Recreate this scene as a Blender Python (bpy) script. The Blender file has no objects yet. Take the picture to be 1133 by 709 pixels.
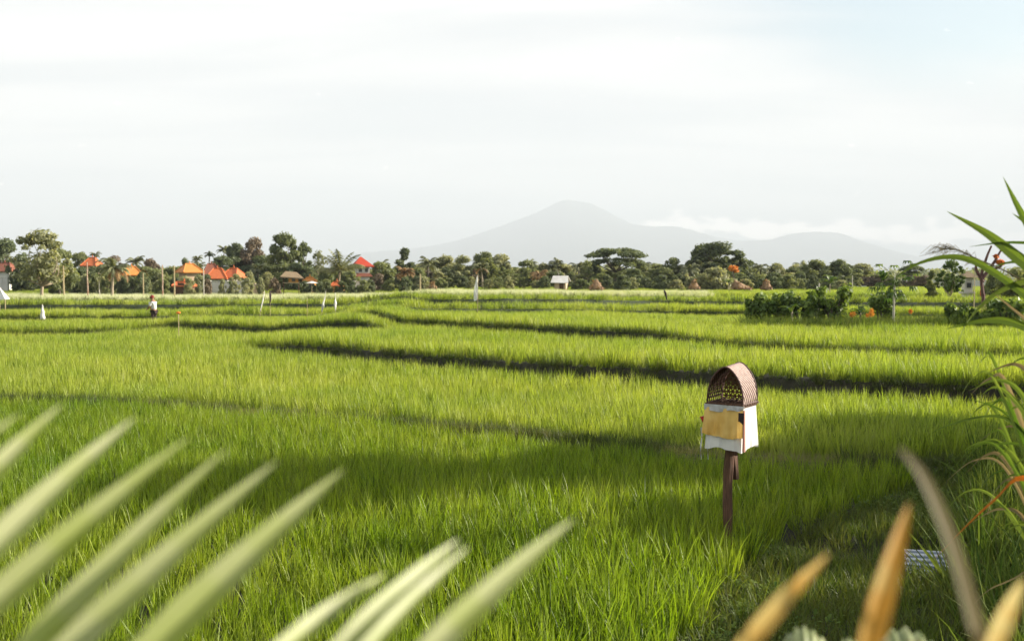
import bpy, math, random
import numpy as np
from mathutils import Vector, Matrix
R = math.radians
random.seed(7)
S = bpy.context.scene
COL = S.collection

# ---------------------------------------------------------------- camera geometry
CAMZ, FPX, CX, CY, HOR = 3.3, 1101.0, 566.5, 354.5, 304.0
TH = math.atan((CY - HOR) / FPX)
def ray(px, py):
    u, v = (px - CX) / FPX, -(py - CY) / FPX
    return (u, math.cos(TH) + v * math.sin(TH), -math.sin(TH) + v * math.cos(TH))
def at(px, py, d):
    r = ray(px, py); k = d / r[1]
    return Vector((r[0] * k, d, CAMZ + r[2] * k))
def onz(px, py, z):
    r = ray(px, py); k = (z - CAMZ) / r[2]
    return Vector((r[0] * k, r[1] * k, z))

# ---------------------------------------------------------------- tagging
def tag(o, label=None, cat=None, group=None, kind=None):
    if label: o['label'] = label
    if cat: o['category'] = cat
    if group: o['group'] = group
    if kind: o['kind'] = kind
    return o
def empty(name, loc, label, cat, group=None, rz=0.0):
    o = bpy.data.objects.new(name, None); COL.objects.link(o)
    o.location = loc; o.rotation_euler = (0, 0, rz); o.empty_display_size = .2
    return tag(o, label, cat, group)
def link(name, me, mat=None, parent=None, loc=None):
    if mat is not None and not me.materials: me.materials.append(mat)
    o = bpy.data.objects.new(name, me); COL.objects.link(o)
    if parent: o.parent = parent
    if loc is not None: o.location = loc
    return o

# ---------------------------------------------------------------- mesh helpers
def np_mesh(name, V, F, var=None, smooth=False):
    V = np.asarray(V, dtype=np.float32).reshape(-1, 3); F = np.asarray(F, dtype=np.int32)
    k = F.shape[1]; n = F.shape[0]
    me = bpy.data.meshes.new(name)
    me.vertices.add(len(V)); me.vertices.foreach_set('co', V.ravel())
    me.loops.add(n * k); me.loops.foreach_set('vertex_index', F.ravel())
    me.polygons.add(n); me.polygons.foreach_set('loop_start', np.arange(0, n * k, k, dtype=np.int32))
    me.polygons.foreach_set('loop_total', np.full(n, k, dtype=np.int32))
    if smooth: me.polygons.foreach_set('use_smooth', np.ones(n, dtype=bool))
    me.update(calc_edges=True)
    if var is not None:
        a = me.attributes.new('var', 'FLOAT', 'POINT'); a.data.foreach_set('value', np.asarray(var, dtype=np.float32))
    return me

class MB:
    def __init__(s): s.v = []; s.f = []; s.var = []
    def add(s, vs, fs, var=.5):
        b = len(s.v); s.v += [tuple(p) for p in vs]; s.f += [tuple(b + i for i in f) for f in fs]; s.var += [var] * len(vs)
    def box(s, c, size, rot=None, taper=1.0, var=.5):
        x, y, z = size[0] / 2, size[1] / 2, size[2] / 2
        vs = [Vector((sx * x * (taper if sz > 0 else 1), sy * y * (taper if sz > 0 else 1), sz * z)) for sz in (-1, 1) for sx, sy in ((-1, -1), (1, -1), (1, 1), (-1, 1))]
        if rot is not None: vs = [rot @ v for v in vs]
        s.add([v + Vector(c) for v in vs], [(3, 2, 1, 0), (4, 5, 6, 7), (0, 1, 5, 4), (1, 2, 6, 5), (2, 3, 7, 6), (3, 0, 4, 7)], var)
    def tube(s, pts, rad, n=7, var=.5, flat=1.0):
        pts = [Vector(p) for p in pts]; rings = []
        for i, p in enumerate(pts):
            t = (pts[min(i + 1, len(pts) - 1)] - pts[max(i - 1, 0)]).normalized()
            a = t.cross(Vector((0, 0, 1)) if abs(t.z) < .9 else Vector((1, 0, 0))).normalized(); b = t.cross(a)
            r = rad[i] if hasattr(rad, '__len__') else rad
            rings.append([p + a * math.cos(2 * math.pi * j / n) * r + b * math.sin(2 * math.pi * j / n) * r * flat for j in range(n)])
        vs = [v for r_ in rings for v in r_]; fs = []
        for i in range(len(pts) - 1):
            for j in range(n): fs.append((i * n + j, i * n + (j + 1) % n, (i + 1) * n + (j + 1) % n, (i + 1) * n + j))
        fs.append(tuple(reversed(range(n)))); fs.append(tuple((len(pts) - 1) * n + j for j in range(n)))
        s.add(vs, fs, var)
    def ell(s, c, r, nu=12, nv=8, jit=0, var=.5):
        vs = [Vector(c) + Vector((0, 0, -r[2]))]
        for i in range(1, nv):
            ph = -math.pi / 2 + math.pi * i / nv
            for j in range(nu):
                th = 2 * math.pi * j / nu; k = 1 + random.uniform(-jit, jit)
                vs.append(Vector(c) + Vector((math.cos(th) * math.cos(ph) * r[0] * k, math.sin(th) * math.cos(ph) * r[1] * k, math.sin(ph) * r[2] * k)))
        vs.append(Vector(c) + Vector((0, 0, r[2]))); fs = []
        for j in range(nu): fs.append((0, 1 + (j + 1) % nu, 1 + j)); fs.append((len(vs) - 1, 1 + (nv - 2) * nu + j, 1 + (nv - 2) * nu + (j + 1) % nu))
        for i in range(nv - 2):
            for j in range(nu):
                a = 1 + i * nu; fs.append((a + j, a + (j + 1) % nu, a + nu + (j + 1) % nu, a + nu + j))
        s.add(vs, fs, var)
    def ribbon(s, pts, widths, side=None, fold=.25, var=.5, up=None):
        """leaf blade: three vertices a row, folded along its midrib"""
        pts = [Vector(p) for p in pts]; vs = []; n = len(pts)
        for i, p in enumerate(pts):
            t = (pts[min(i + 1, n - 1)] - pts[max(i - 1, 0)]).normalized()
            sd = side(i / (n - 1)) if callable(side) else (side if side is not None else t.cross(Vector((0, 0, 1))))
            sd = (sd - t * sd.dot(t)); sd = sd.normalized() if sd.length > 1e-5 else Vector((1, 0, 0))
            nn = sd.cross(t).normalized(); w = widths[i] / 2
            vs += [p - sd * w + nn * w * fold, p, p + sd * w + nn * w * fold]
        fs = []
        for i in range(n - 1):
            a = i * 3; fs += [(a, a + 1, a + 4, a + 3), (a + 1, a + 2, a + 5, a + 4)]
        s.add(vs, fs, var)
    def mesh(s, name, smooth=False):
        me = bpy.data.meshes.new(name); me.from_pydata(s.v, [], s.f)
        if smooth: me.polygons.foreach_set('use_smooth', [True] * len(me.polygons))
        a = me.attributes.new('var', 'FLOAT', 'POINT'); a.data.foreach_set('value', s.var)
        me.update(); return me
    def build(s, name, mat, parent=None, smooth=False, loc=None): return link(name, s.mesh(name, smooth), mat, parent, loc)

def spline(pts, n):
    """Catmull-Rom through pts"""
    P = [Vector(p) for p in pts]; P = [P[0] * 2 - P[1]] + P + [P[-1] * 2 - P[-2]]; out = []; m = len(P) - 3
    for k in range(n):
        u = k / (n - 1) * m; i = min(int(u), m - 1); t = u - i; a, b, c, d = P[i:i + 4]
        out.append(.5 * ((2 * b) + (c - a) * t + (2 * a - 5 * b + 4 * c - d) * t * t + (3 * b - a - 3 * c + d) * t ** 3))
    return out

# ---------------------------------------------------------------- materials
def mat_base(name):
    m = bpy.data.materials.new(name); m.use_nodes = True; nt = m.node_tree; nt.nodes.clear()
    out = nt.nodes.new('ShaderNodeOutputMaterial'); return m, nt, out
def N(nt, t, **kw):
    n = nt.nodes.new(t)
    for k, v in kw.items(): setattr(n, k, v)
    return n
def mixc(nt, fac, a, b, typ='MIX'):
    m = nt.nodes.new('ShaderNodeMix'); m.data_type = 'RGBA'; m.blend_type = typ
    for s, v in ((m.inputs[0], fac), (m.inputs[6], a), (m.inputs[7], b)):
        if isinstance(v, (int, float)): s.default_value = v
        elif isinstance(v, tuple): s.default_value = (*v, 1) if len(v) == 3 else v
        else: nt.links.new(v, s)
    return m.outputs[2]
def leaf(name, ca, cb, cc=None, tr=.4, rough=.5, tcol=None, spec=.35, rnd=.35, patch=None):
    """ca-cb by the blade's own 'var', cc by each plant's own tint; part of the light passes through"""
    m, nt, out = mat_base(name)
    at_ = N(nt, 'ShaderNodeAttribute', attribute_name='var'); oi = N(nt, 'ShaderNodeObjectInfo')
    c = mixc(nt, at_.outputs['Fac'], ca, cb)
    if cc:
        mu = N(nt, 'ShaderNodeMath', operation='MULTIPLY'); nt.links.new(oi.outputs['Random'], mu.inputs[0]); mu.inputs[1].default_value = rnd * 2
        c = mixc(nt, mu.outputs[0], c, cc)
    if patch:                                                       # fields ripen and feed unevenly: broad patches of another green
        ge = N(nt, 'ShaderNodeNewGeometry')
        for sc_, am in ((.16, .75), (.9, .45)):
            no = N(nt, 'ShaderNodeTexNoise'); no.inputs['Scale'].default_value = sc_; no.inputs['Detail'].default_value = 3; nt.links.new(ge.outputs['Position'], no.inputs[0])
            mr = N(nt, 'ShaderNodeMapRange'); mr.inputs[1].default_value = .42; mr.inputs[2].default_value = .68; mr.inputs[4].default_value = am; nt.links.new(no.outputs[0], mr.inputs[0])
            c = mixc(nt, mr.outputs[0], c, mixc(nt, 1.0, c, patch, 'MULTIPLY'))
    p = N(nt, 'ShaderNodeBsdfPrincipled'); p.inputs['Roughness'].default_value = rough; p.inputs['Specular IOR Level'].default_value = spec
    t = N(nt, 'ShaderNodeBsdfTranslucent'); mx = N(nt, 'ShaderNodeMixShader'); mx.inputs[0].default_value = tr
    nt.links.new(c, p.inputs['Base Color'])
    tc = mixc(nt, 1.0, c, tcol or (1.25, 1.2, .6), 'MULTIPLY')
    nt.links.new(tc, t.inputs['Color'])
    nt.links.new(p.outputs[0], mx.inputs[1]); nt.links.new(t.outputs[0], mx.inputs[2]); nt.links.new(mx.outputs[0], out.inputs[0])
    return m
def solid(name, ca, cb=None, scale=6, rough=.8, bump=.3, metal=0, detail=6, stretch=(1, 1, 1), spec=.3, tr=0, bscale=None):
    m, nt, out = mat_base(name)
    tc = N(nt, 'ShaderNodeTexCoord'); mp = N(nt, 'ShaderNodeMapping'); mp.inputs['Scale'].default_value = stretch
    nt.links.new(tc.outputs['Object'], mp.inputs[0])
    no = N(nt, 'ShaderNodeTexNoise'); no.inputs['Scale'].default_value = scale; no.inputs['Detail'].default_value = detail; nt.links.new(mp.outputs[0], no.inputs[0])
    cr = N(nt, 'ShaderNodeMapRange'); cr.inputs[1].default_value = .3; cr.inputs[2].default_value = .7; nt.links.new(no.outputs[0], cr.inputs[0])
    c = mixc(nt, cr.outputs[0], ca, cb or tuple(x * .7 for x in ca))
    p = N(nt, 'ShaderNodeBsdfPrincipled'); p.inputs['Roughness'].default_value = rough; p.inputs['Metallic'].default_value = metal; p.inputs['Specular IOR Level'].default_value = spec
    nt.links.new(c, p.inputs['Base Color'])
    if bump:
        b = N(nt, 'ShaderNodeBump'); b.inputs['Strength'].default_value = bump; b.inputs['Distance'].default_value = .02
        nt.links.new(no.outputs[0], b.inputs['Height']); nt.links.new(b.outputs[0], p.inputs['Normal'])
    if tr:
        t = N(nt, 'ShaderNodeBsdfTranslucent'); nt.links.new(c, t.inputs[0]); mx = N(nt, 'ShaderNodeMixShader'); mx.inputs[0].default_value = tr
        nt.links.new(p.outputs[0], mx.inputs[1]); nt.links.new(t.outputs[0], mx.inputs[2]); nt.links.new(mx.outputs[0], out.inputs[0])
    else: nt.links.new(p.outputs[0], out.inputs[0])
    return m
M = {}
M['rice'] = leaf('rice_leaf', (.035, .075, .004), (.44, .51, .055), (.50, .50, .13), tr=.44, rough=.5, rnd=.3, tcol=(1.25, 1.3, .5), patch=(.66, .80, .6))
M['rice_green'] = leaf('rice_leaf_deep_green', (.016, .05, .002), (.31, .40, .024), (.44, .44, .08), tr=.46, rough=.48, rnd=.22, tcol=(1.2, 1.3, .4), patch=(.60, .78, .5))  # greener crop of the near paddy, its colour also deepened in place of shade
M['meadow'] = leaf('meadow_grass', (.02, .05, .006), (.13, .20, .022), (.19, .18, .05), tr=.4, rough=.55, rnd=.3)
M['grass'] = leaf('bank_grass', (.018, .042, .005), (.09, .135, .02), (.12, .12, .04), tr=.35, rough=.55, rnd=.3)
M['drygrass'] = leaf('dry_grass', (.20, .18, .08), (.34, .30, .16), (.16, .16, .05), tr=.35, rough=.6, rnd=.4)
M['straw'] = leaf('pale_straw', (.50, .52, .32), (.80, .78, .60), (.44, .50, .24), tr=.3, rough=.7, rnd=.4)
M['weed'] = leaf('weed_leaf', (.04, .09, .012), (.14, .20, .035), (.16, .18, .04), tr=.35, rough=.7, spec=.15, rnd=.3)
M['t_dark'] = leaf('tree_dark', (.05, .07, .036), (.17, .195, .095), (.17, .21, .10), rnd=.3, tr=.42, rough=.6)
M['t_mid'] = leaf('tree_mid', (.075, .10, .045), (.26, .29, .12), (.29, .31, .14), rnd=.3, tr=.45, rough=.6)
M['t_pale'] = leaf('tree_pale', (.13, .15, .08), (.38, .39, .22), (.40, .39, .22), rnd=.3, tr=.45, rough=.6)
M['t_red'] = leaf('tree_reddish', (.10, .085, .055), (.27, .20, .12), None, tr=.25, rough=.6, tcol=(1.1, .9, .7))
M['t_fresh'] = leaf('tree_fresh', (.04, .08, .015), (.13, .19, .04), None, tr=.4, rough=.5)
M['palm'] = leaf('palm_leaf', (.09, .10, .05), (.27, .28, .14), None, tr=.3, rough=.5)
M['palm_dry'] = leaf('palm_dry', (.16, .11, .05), (.36, .22, .09), None, tr=.3, rough=.7, tcol=(1.1, .9, .6))
M['bush'] = leaf('bush_leaf', (.05, .10, .02), (.23, .31, .06), None, tr=.35, rough=.5)
M['papaya'] = leaf('papaya_leaf', (.05, .10, .02), (.16, .22, .05), None, tr=.45, rough=.45)
M['cane'] = leaf('cane_leaf', (.06, .12, .015), (.17, .23, .05), None, tr=.45, rough=.38, spec=.5)
M['cane_dry'] = leaf('cane_dry', (.18, .16, .09), (.32, .28, .16), None, tr=.35, rough=.6, tcol=(1.1, .9, .6))
M['rust'] = leaf('rust_leaf', (.36, .13, .025), (.55, .24, .04), None, tr=.45, rough=.4, tcol=(1.2, .8, .4))
M['frond'] = leaf('frond_leaflet', (.34, .41, .04), (.50, .51, .27), None, tr=.5, rough=.48, spec=.6, tcol=(1.0, 1.15, .22))
M['frond_dry'] = leaf('withered_leaflet', (.56, .30, .035), (.62, .50, .17), None, tr=.4, rough=.45, tcol=(1.15, .9, .5))
M['varieg'] = leaf('variegated', (.20, .26, .08), (.50, .52, .28), None, tr=.35, rough=.4)
M['bark'] = solid('bark', (.16, .13, .10), (.08, .065, .05), 5, stretch=(3, 3, .6))
M['bark_pale'] = solid('bark_pale', (.42, .35, .25), (.24, .19, .13), 5, stretch=(3, 3, .6))
M['wood_dark'] = solid('weathered_wood', (.15, .075, .042), (.05, .026, .016), 14, stretch=(4, 4, .35), bump=.8, rough=.75)
M['bamboo'] = solid('bamboo_pole', (.46, .38, .22), (.30, .23, .12), 8, stretch=(2, 2, .6), rough=.5)
M['white_pole'] = solid('pale_pole', (.62, .58, .50), (.42, .38, .31), 5, stretch=(2, 2, .5))
M['rust_pole'] = solid('rusty_pole', (.30, .13, .07), (.5, .42, .33), 3, stretch=(1, 1, .5))
M['white_cloth'] = solid('white_cloth', (.80, .79, .76), (.68, .66, .62), 5, rough=.9, tr=.18, bump=.5)
M['grey_cloth'] = solid('greyed_cloth', (.55, .55, .53), (.40, .39, .37), 14, rough=.9, tr=.1, bump=.6)
M['yellow_cloth'] = solid('yellow_cloth', (.86, .60, .20), (.66, .38, .08), 5, rough=.85, tr=.15, bump=.6)
M['red_cloth'] = solid('red_cloth', (.55, .05, .04), (.4, .03, .03), 6, rough=.8, tr=.1)
M['pink_cloth'] = solid('pink_cloth', (.55, .30, .22), (.45, .2, .16), 6, rough=.8, tr=.15)
M['dark_cloth'] = solid('dark_cloth', (.05, .03, .03), (.02, .015, .015), 6, rough=.9)
M['orange_cloth'] = solid('orange_cloth', (.80, .24, .04), (.62, .17, .03), 6, rough=.85, tr=.15)
M['strip_pale'] = solid('woven_strip_pale', (.46, .34, .29), (.30, .20, .17), 30, rough=.7, bump=.2)
M['strip_dark'] = solid('woven_strip_dark', (.11, .05, .035), (.05, .025, .02), 30, rough=.65, bump=.2)
M['strip_back'] = solid('woven_strip_back', (.22, .12, .06), (.12, .06, .03), 30, rough=.7, bump=.2)
M['tile_orange'] = solid('orange_tiles', (.62, .17, .05), (.34, .08, .03), 5, stretch=(1, 1, 6), rough=.7)
M['tile_amber'] = solid('amber_tiles', (.70, .29, .06), (.45, .15, .04), 5, stretch=(1, 1, 6), rough=.7)
M['tile_red'] = solid('red_tiles', (.55, .07, .03), (.38, .045, .025), 3, stretch=(1, 1, 6), rough=.7)
M['tile_brown'] = solid('brown_tiles', (.26, .09, .05), (.16, .06, .04), 3, stretch=(1, 1, 6), rough=.8)
M['thatch'] = solid('thatch', (.30, .22, .13), (.17, .12, .07), 9, stretch=(1, 1, 3), bump=.8)
M['thatch_orange'] = solid('dry_thatch', (.30, .19, .10), (.20, .12, .07), 9, stretch=(1, 1, 3), bump=.8)
M['plaster'] = solid('white_plaster', (.78, .75, .70), (.62, .58, .52), 1.5)
M['cream'] = solid('cream_wall', (.60, .46, .32), (.46, .33, .22), 2)
M['bamboo_wall'] = solid('bamboo_wall', (.62, .32, .09), (.42, .2, .06), 6, stretch=(6, 6, .5))
M['tin'] = solid('pale_tin', (.66, .62, .54), (.5, .46, .4), 3, rough=.5)
M['dark_glass'] = solid('dark_opening', (.03, .03, .03), (.05, .05, .05), 3, rough=.25, bump=0, spec=.5)
M['skin'] = solid('skin', (.30, .16, .09), (.26, .13, .07), 8, rough=.6, bump=.1)
M['flower'] = solid('orange_petals', (.80, .22, .03), (.75, .35, .05), 6, rough=.7, tr=.3)
M['grass_thatch'] = M['thatch']

# ---------------------------------------------------------------- terraces: lines where the ground steps up
def line(pts, z, dz=0.0):
    w = [onz(px, py, z + dz) for px, py in pts]; w.sort(key=lambda p: p.x)
    return np.array([p.x for p in w]), np.array([p.y for p in w])
RT = .45                                                             # rice height
LINES = []                                                           # (xs, ys, ramp xs, ramp amplitude, step, bund height, gap before, gap after)
def add_line(pts, zf, step, bund, gb, ga, ramp=None, extra=0., decay=8.):
    xs, ys = line(pts, zf, RT)
    if ramp is None: rx, ra = np.array([-1e5, 1e5]), np.array([1., 1.])
    else:
        rx = np.array([float(np.interp(p, [a for a, b in sorted(pts)], xs)) if pts[0][0] <= p <= pts[-1][0] else (onz(p, pts[0][1], zf + RT).x) for p, _ in ramp])
        ra = np.array([a for _, a in ramp])
    LINES.append((xs, ys, rx, ra, step, bund, gb, ga, extra, decay))
add_line([(-60, 428), (0, 431), (120, 434), (200, 439), (300, 446), (450, 457), (565, 466), (650, 473), (750, 484), (850, 491), (1000, 497), (1180, 500)], 0, 0, .16, .65, .65)
add_line([(-60, 372), (200, 372), (270, 377), (300, 384), (400, 393), (500, 402), (600, 409), (700, 414), (800, 420), (900, 427), (1060, 434), (1180, 438)], 0, .38, 0, .55, .38, [(255, 0), (330, 1), (1180, 1)], .22, 6)
add_line([(-60, 366), (100, 364), (185, 358), (230, 361), (290, 364), (350, 366), (410, 367), (480, 369), (1180, 388)], .10, .22, 0, .45, .42, [(-60, .6), (160, .7), (200, 1), (400, 1), (440, 0), (1180, 0)], .36, 6)
add_line([(-60, 352), (350, 351), (420, 357), (560, 366), (640, 371), (720, 376), (900, 386), (1180, 396)], .34, .24, 0, .15, .55, [(340, 0), (420, .8), (720, 1), (800, .55), (1180, .5)], .40, 6)
add_line([(-60, 347), (400, 345), (730, 346), (1180, 352)], .50, .10, 0, .3, .6, None, .50, 5)
add_line([(-60, 337), (300, 337), (560, 342), (730, 339), (1180, 341)], .60, .10, 0, .5, .8, None, .75, 7)
add_line([(-60, 330), (560, 331), (1180, 331)], .68, .06, 0, .6, 1.0, None, .60, 8)
def amp(L, x): return np.interp(x, L[2], L[3])
def G(x, y):
    """ground height"""
    x = np.asarray(x, float); y = np.asarray(y, float); z = np.zeros(np.broadcast(x, y).shape)
    for L in LINES:
        yl = np.interp(x, L[0], L[1]); w = .35 if yl.mean() < 50 else .7
        t = np.clip((y - yl) / w, 0, 1); t = t * t * (3 - 2 * t)
        z = z + amp(L, x) * (L[4] + L[8] * np.exp(-np.clip(y - yl, 0, None) / L[9])) * t + L[5] * np.exp(-((y - yl - .1) / .3) ** 2)
    # irrigation ditch and bank at the right
    xd = np.interp(y, [6, 8.9, 12.3, 16, 17.5], [.6, 1.6, 3.7, 7.4, 30]); inb = np.clip((x - xd) / .5, 0, 1) * (y < 17.5)
    z = z + .16 * np.clip((x - xd - 1.0) / 1.2, 0, 1) * np.clip((16 - y) / 1.5, 0, 1) - .0 * inb
    yd = np.interp(x, [2.5, 3.4, 5.5, 9], [11.6, 11.9, 11.3, 11.0])
    z = z - .28 * np.exp(-((y - yd) / .33) ** 2) * np.clip((x - 3.0) / .5, 0, 1)
    return z
def g1(x, y): return float(G(np.array([x]), np.array([y]))[0])
def gpt(px, d): x = at(px, 320, d).x; return Vector((x, d, g1(x, d)))

rows = np.concatenate([[-26000, -300, -30, -5, 2], np.arange(4, 18, .12), np.arange(18, 62, .16), np.arange(62, 135, .45), [140, 160, 200, 300, 600, 1500, 4000, 12000, 33000]])
cols = np.concatenate([[-3e4], np.linspace(-1, 1, 240), [3e4]])
XX = np.zeros((len(rows), len(cols))); YY = np.repeat(rows[:, None], len(cols), 1)
for i, yv in enumerate(rows):
    W = max(.72 * abs(yv), 4) + 6; W = min(W, 26000); XX[i] = np.where(np.abs(cols) > 2, cols, cols * W)
ZZ = G(XX, YY)
rs = np.random.default_rng(3); ZZ += rs.normal(0, .012, ZZ.shape) * (YY > 2) * (YY < 60)
nr, nc = XX.shape; idx = np.arange(nr * nc).reshape(nr, nc)
Fq = np.stack([idx[:-1, :-1], idx[:-1, 1:], idx[1:, 1:], idx[1:, :-1]], -1).reshape(-1, 4)
me = np_mesh('ground', np.stack([XX, YY, ZZ], -1), Fq, smooth=True)
def ground_mat():
    m, nt, out = mat_base('ground_soil'); tc = N(nt, 'ShaderNodeTexCoord')
    n1 = N(nt, 'ShaderNodeTexNoise'); n1.inputs['Scale'].default_value = 1.2; n1.inputs['Detail'].default_value = 8; nt.links.new(tc.outputs['Object'], n1.inputs[0])
    n2 = N(nt, 'ShaderNodeTexNoise'); n2.inputs['Scale'].default_value = 14; n2.inputs['Detail'].default_value = 8; nt.links.new(tc.outputs['Object'], n2.inputs[0])
    c = mixc(nt, n1.outputs[0], (.018, .014, .008), (.025, .03, .010)); c = mixc(nt, n2.outputs[0], c, (.035, .026, .016))
    sp = N(nt, 'ShaderNodeSeparateXYZ'); nt.links.new(tc.outputs['Object'], sp.inputs[0])
    mr = N(nt, 'ShaderNodeMapRange'); mr.inputs[1].default_value = 20; mr.inputs[2].default_value = 70; nt.links.new(sp.outputs[1], mr.inputs[0])
    c = mixc(nt, mr.outputs[0], c, (.025, .038, .010))
    p = N(nt, 'ShaderNodeBsdfPrincipled'); p.inputs['Roughness'].default_value = .9; nt.links.new(c, p.inputs['Base Color'])
    b = N(nt, 'ShaderNodeBump'); b.inputs['Strength'].default_value = .6; b.inputs['Distance'].default_value = .03; nt.links.new(n2.outputs[0], b.inputs['Height']); nt.links.new(b.outputs[0], p.inputs['Normal'])
    nt.links.new(p.outputs[0], out.inputs[0]); return m
tag(link('ground', me, ground_mat()), 'terraced muddy ground under the rice and grass', kind='structure')

# ---------------------------------------------------------------- blades
def tuft(name, n, L, wd, spread, lean, mat, seed, segs=4, curl=.6, rad=.05, Lvar=.25, patch=None):
    r = np.random.default_rng(seed); V = []; F = []; var = []
    for k in range(n):
        if patch: b = np.array([r.uniform(-patch / 2, patch / 2), r.uniform(-patch / 2, patch / 2), 0])
        else:
            a0 = r.uniform(0, 6.283); b = np.array([math.cos(a0), math.sin(a0), 0]) * rad * math.sqrt(r.random())
        az = r.uniform(0, 6.283) if patch else a0 + r.normal(0, .7); h = np.array([math.cos(az), math.sin(az), 0])
        tilt = abs(r.normal(0, lean)) + .03; Lk = L * (1 - Lvar * r.random() - (.45 if r.random() < .2 else 0)); cu = curl * r.random() ** 1.5
        fa = r.uniform(0, 6.283); sd = np.array([math.cos(fa), math.sin(fa), 0]); sd = sd - h * sd.dot(h) * .5; sd /= np.linalg.norm(sd)
        p = b.copy(); an = tilt; base = len(V); vv = r.random()
        for i in range(segs + 1):
            t = i / segs; w = wd * .5 * (min(1, .55 + t * 2.2) * (1 - t ** 2.2) + .02)
            V += [p - sd * w, p + sd * w]; var += [vv, vv]
            if i < segs: F.append((base + 2 * i, base + 2 * i + 1, base + 2 * i + 3, base + 2 * i + 2))
            an += cu * (t + .2) * 1.6 / segs; p = p + (h * math.sin(an) + np.array([0, 0, math.cos(an)])) * Lk / segs
    me = np_mesh(name, np.array(V), np.array(F), var); me.materials.append(mat)
    o = bpy.data.objects.new(name, me); return o
def clump(name, n, size, hgt, rad, mat, seed):
    """broad weed leaves on short stems"""
    r = np.random.default_rng(seed); mb = MB()
    for k in range(n):
        a = r.uniform(0, 6.283); q = rad * math.sqrt(r.random()); z = hgt * r.uniform(.25, 1)
        c = Vector((math.cos(a) * q, math.sin(a) * q, z)); az = a + r.normal(0, .8); el = r.uniform(-.4, .7); s = size * r.uniform(.6, 1.3)
        d = Vector((math.cos(az) * math.cos(el), math.sin(az) * math.cos(el), math.sin(el)))
        mb.ribbon([c, c + d * s * .35, c + d * s * .7, c + d * s + Vector((0, 0, -s * .15))], [s * .08, s * .42, s * .36, .002], var=float(r.random()), fold=.2)
    me = mb.mesh(name); me.materials.append(mat); return bpy.data.objects.new(name, me)
def gather(name, objs):
    c = bpy.data.collections.new(name)
    for o in objs: c.objects.link(o)
    return c
SRC = {
 'rice': gather('rice_hills', [tuft('rice_hill', 26, .60, .0155, 1, .17, M['rice'], 10 + i, segs=4, curl=.55, rad=.06, Lvar=.35) for i in range(10)]),
 'rice_deep': gather('rice_deep_hills', [tuft('rice_hill_deep', 32, .56, .0135, 1, .19, M['rice_green'], 210 + i, segs=4, curl=.6, rad=.06, Lvar=.4) for i in range(10)]),
 'meadow': gather('meadow_tufts', [tuft('meadow_tuft', 20, .25, .008, 1, .45, M['meadow'], 180 + i, segs=3, curl=1.2, rad=.06, Lvar=.5) for i in range(6)]),
 'rice_mid': gather('rice_mid_hills', [tuft('rice_hill_mid', 22, .60, .019, 1, .16, M['rice'], 40 + i, segs=3, curl=.5, rad=.07, Lvar=.35) for i in range(8)]),
 'rice_far': gather('rice_far_patches', [tuft('rice_patch', 130, .62, .026, 1, .17, M['rice'], 60 + i, segs=2, curl=.6, patch=1.15) for i in range(6)]),
 'grass': gather('grass_tufts', [tuft('grass_tuft', 22, .26, .008, 1, .45, M['grass'], 80 + i, segs=3, curl=1.2, rad=.06, Lvar=.5) for i in range(6)]),
 'dry': gather('dry_tufts', [tuft('dry_tuft', 18, .24, .006, 1, .5, M['drygrass'], 90 + i, segs=3, curl=1.2, rad=.06, Lvar=.5) for i in range(5)]),
 'straw': gather('straw_patches', [tuft('straw_patch', 150, .66, .022, 1, .4, M['straw'], 100 + i, segs=2, curl=1.0, patch=1.3) for i in range(5)]),
 'weed': gather('weed_clumps', [clump('weed_clump', 34, .045, .17, .13, M['weed'], 110 + i) for i in range(5)]),
 'tall': gather('tall_weeds', [tuft('tall_weed', 26, .95, .02, 1, .28, M['weed'], 120 + i, segs=4, curl=.9, rad=.16, Lvar=.5) for i in range(5)]),
 'talldry': gather('tall_dry_weeds', [tuft('tall_dry', 16, .80, .016, 1, .3, M['drygrass'], 130 + i, segs=4, curl=.9, rad=.16, Lvar=.5) for i in range(4)]),
}
def noise2(X, Y, s, seed):
    r = np.random.default_rng(seed); v = np.zeros(len(X))
    for k in range(6):
        a = r.uniform(0, 6.283); f = s * r.uniform(.6, 1.8); v += np.sin((X * math.cos(a) + Y * math.sin(a)) * f + r.uniform(0, 6.28))
    return v / 2.4
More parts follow.
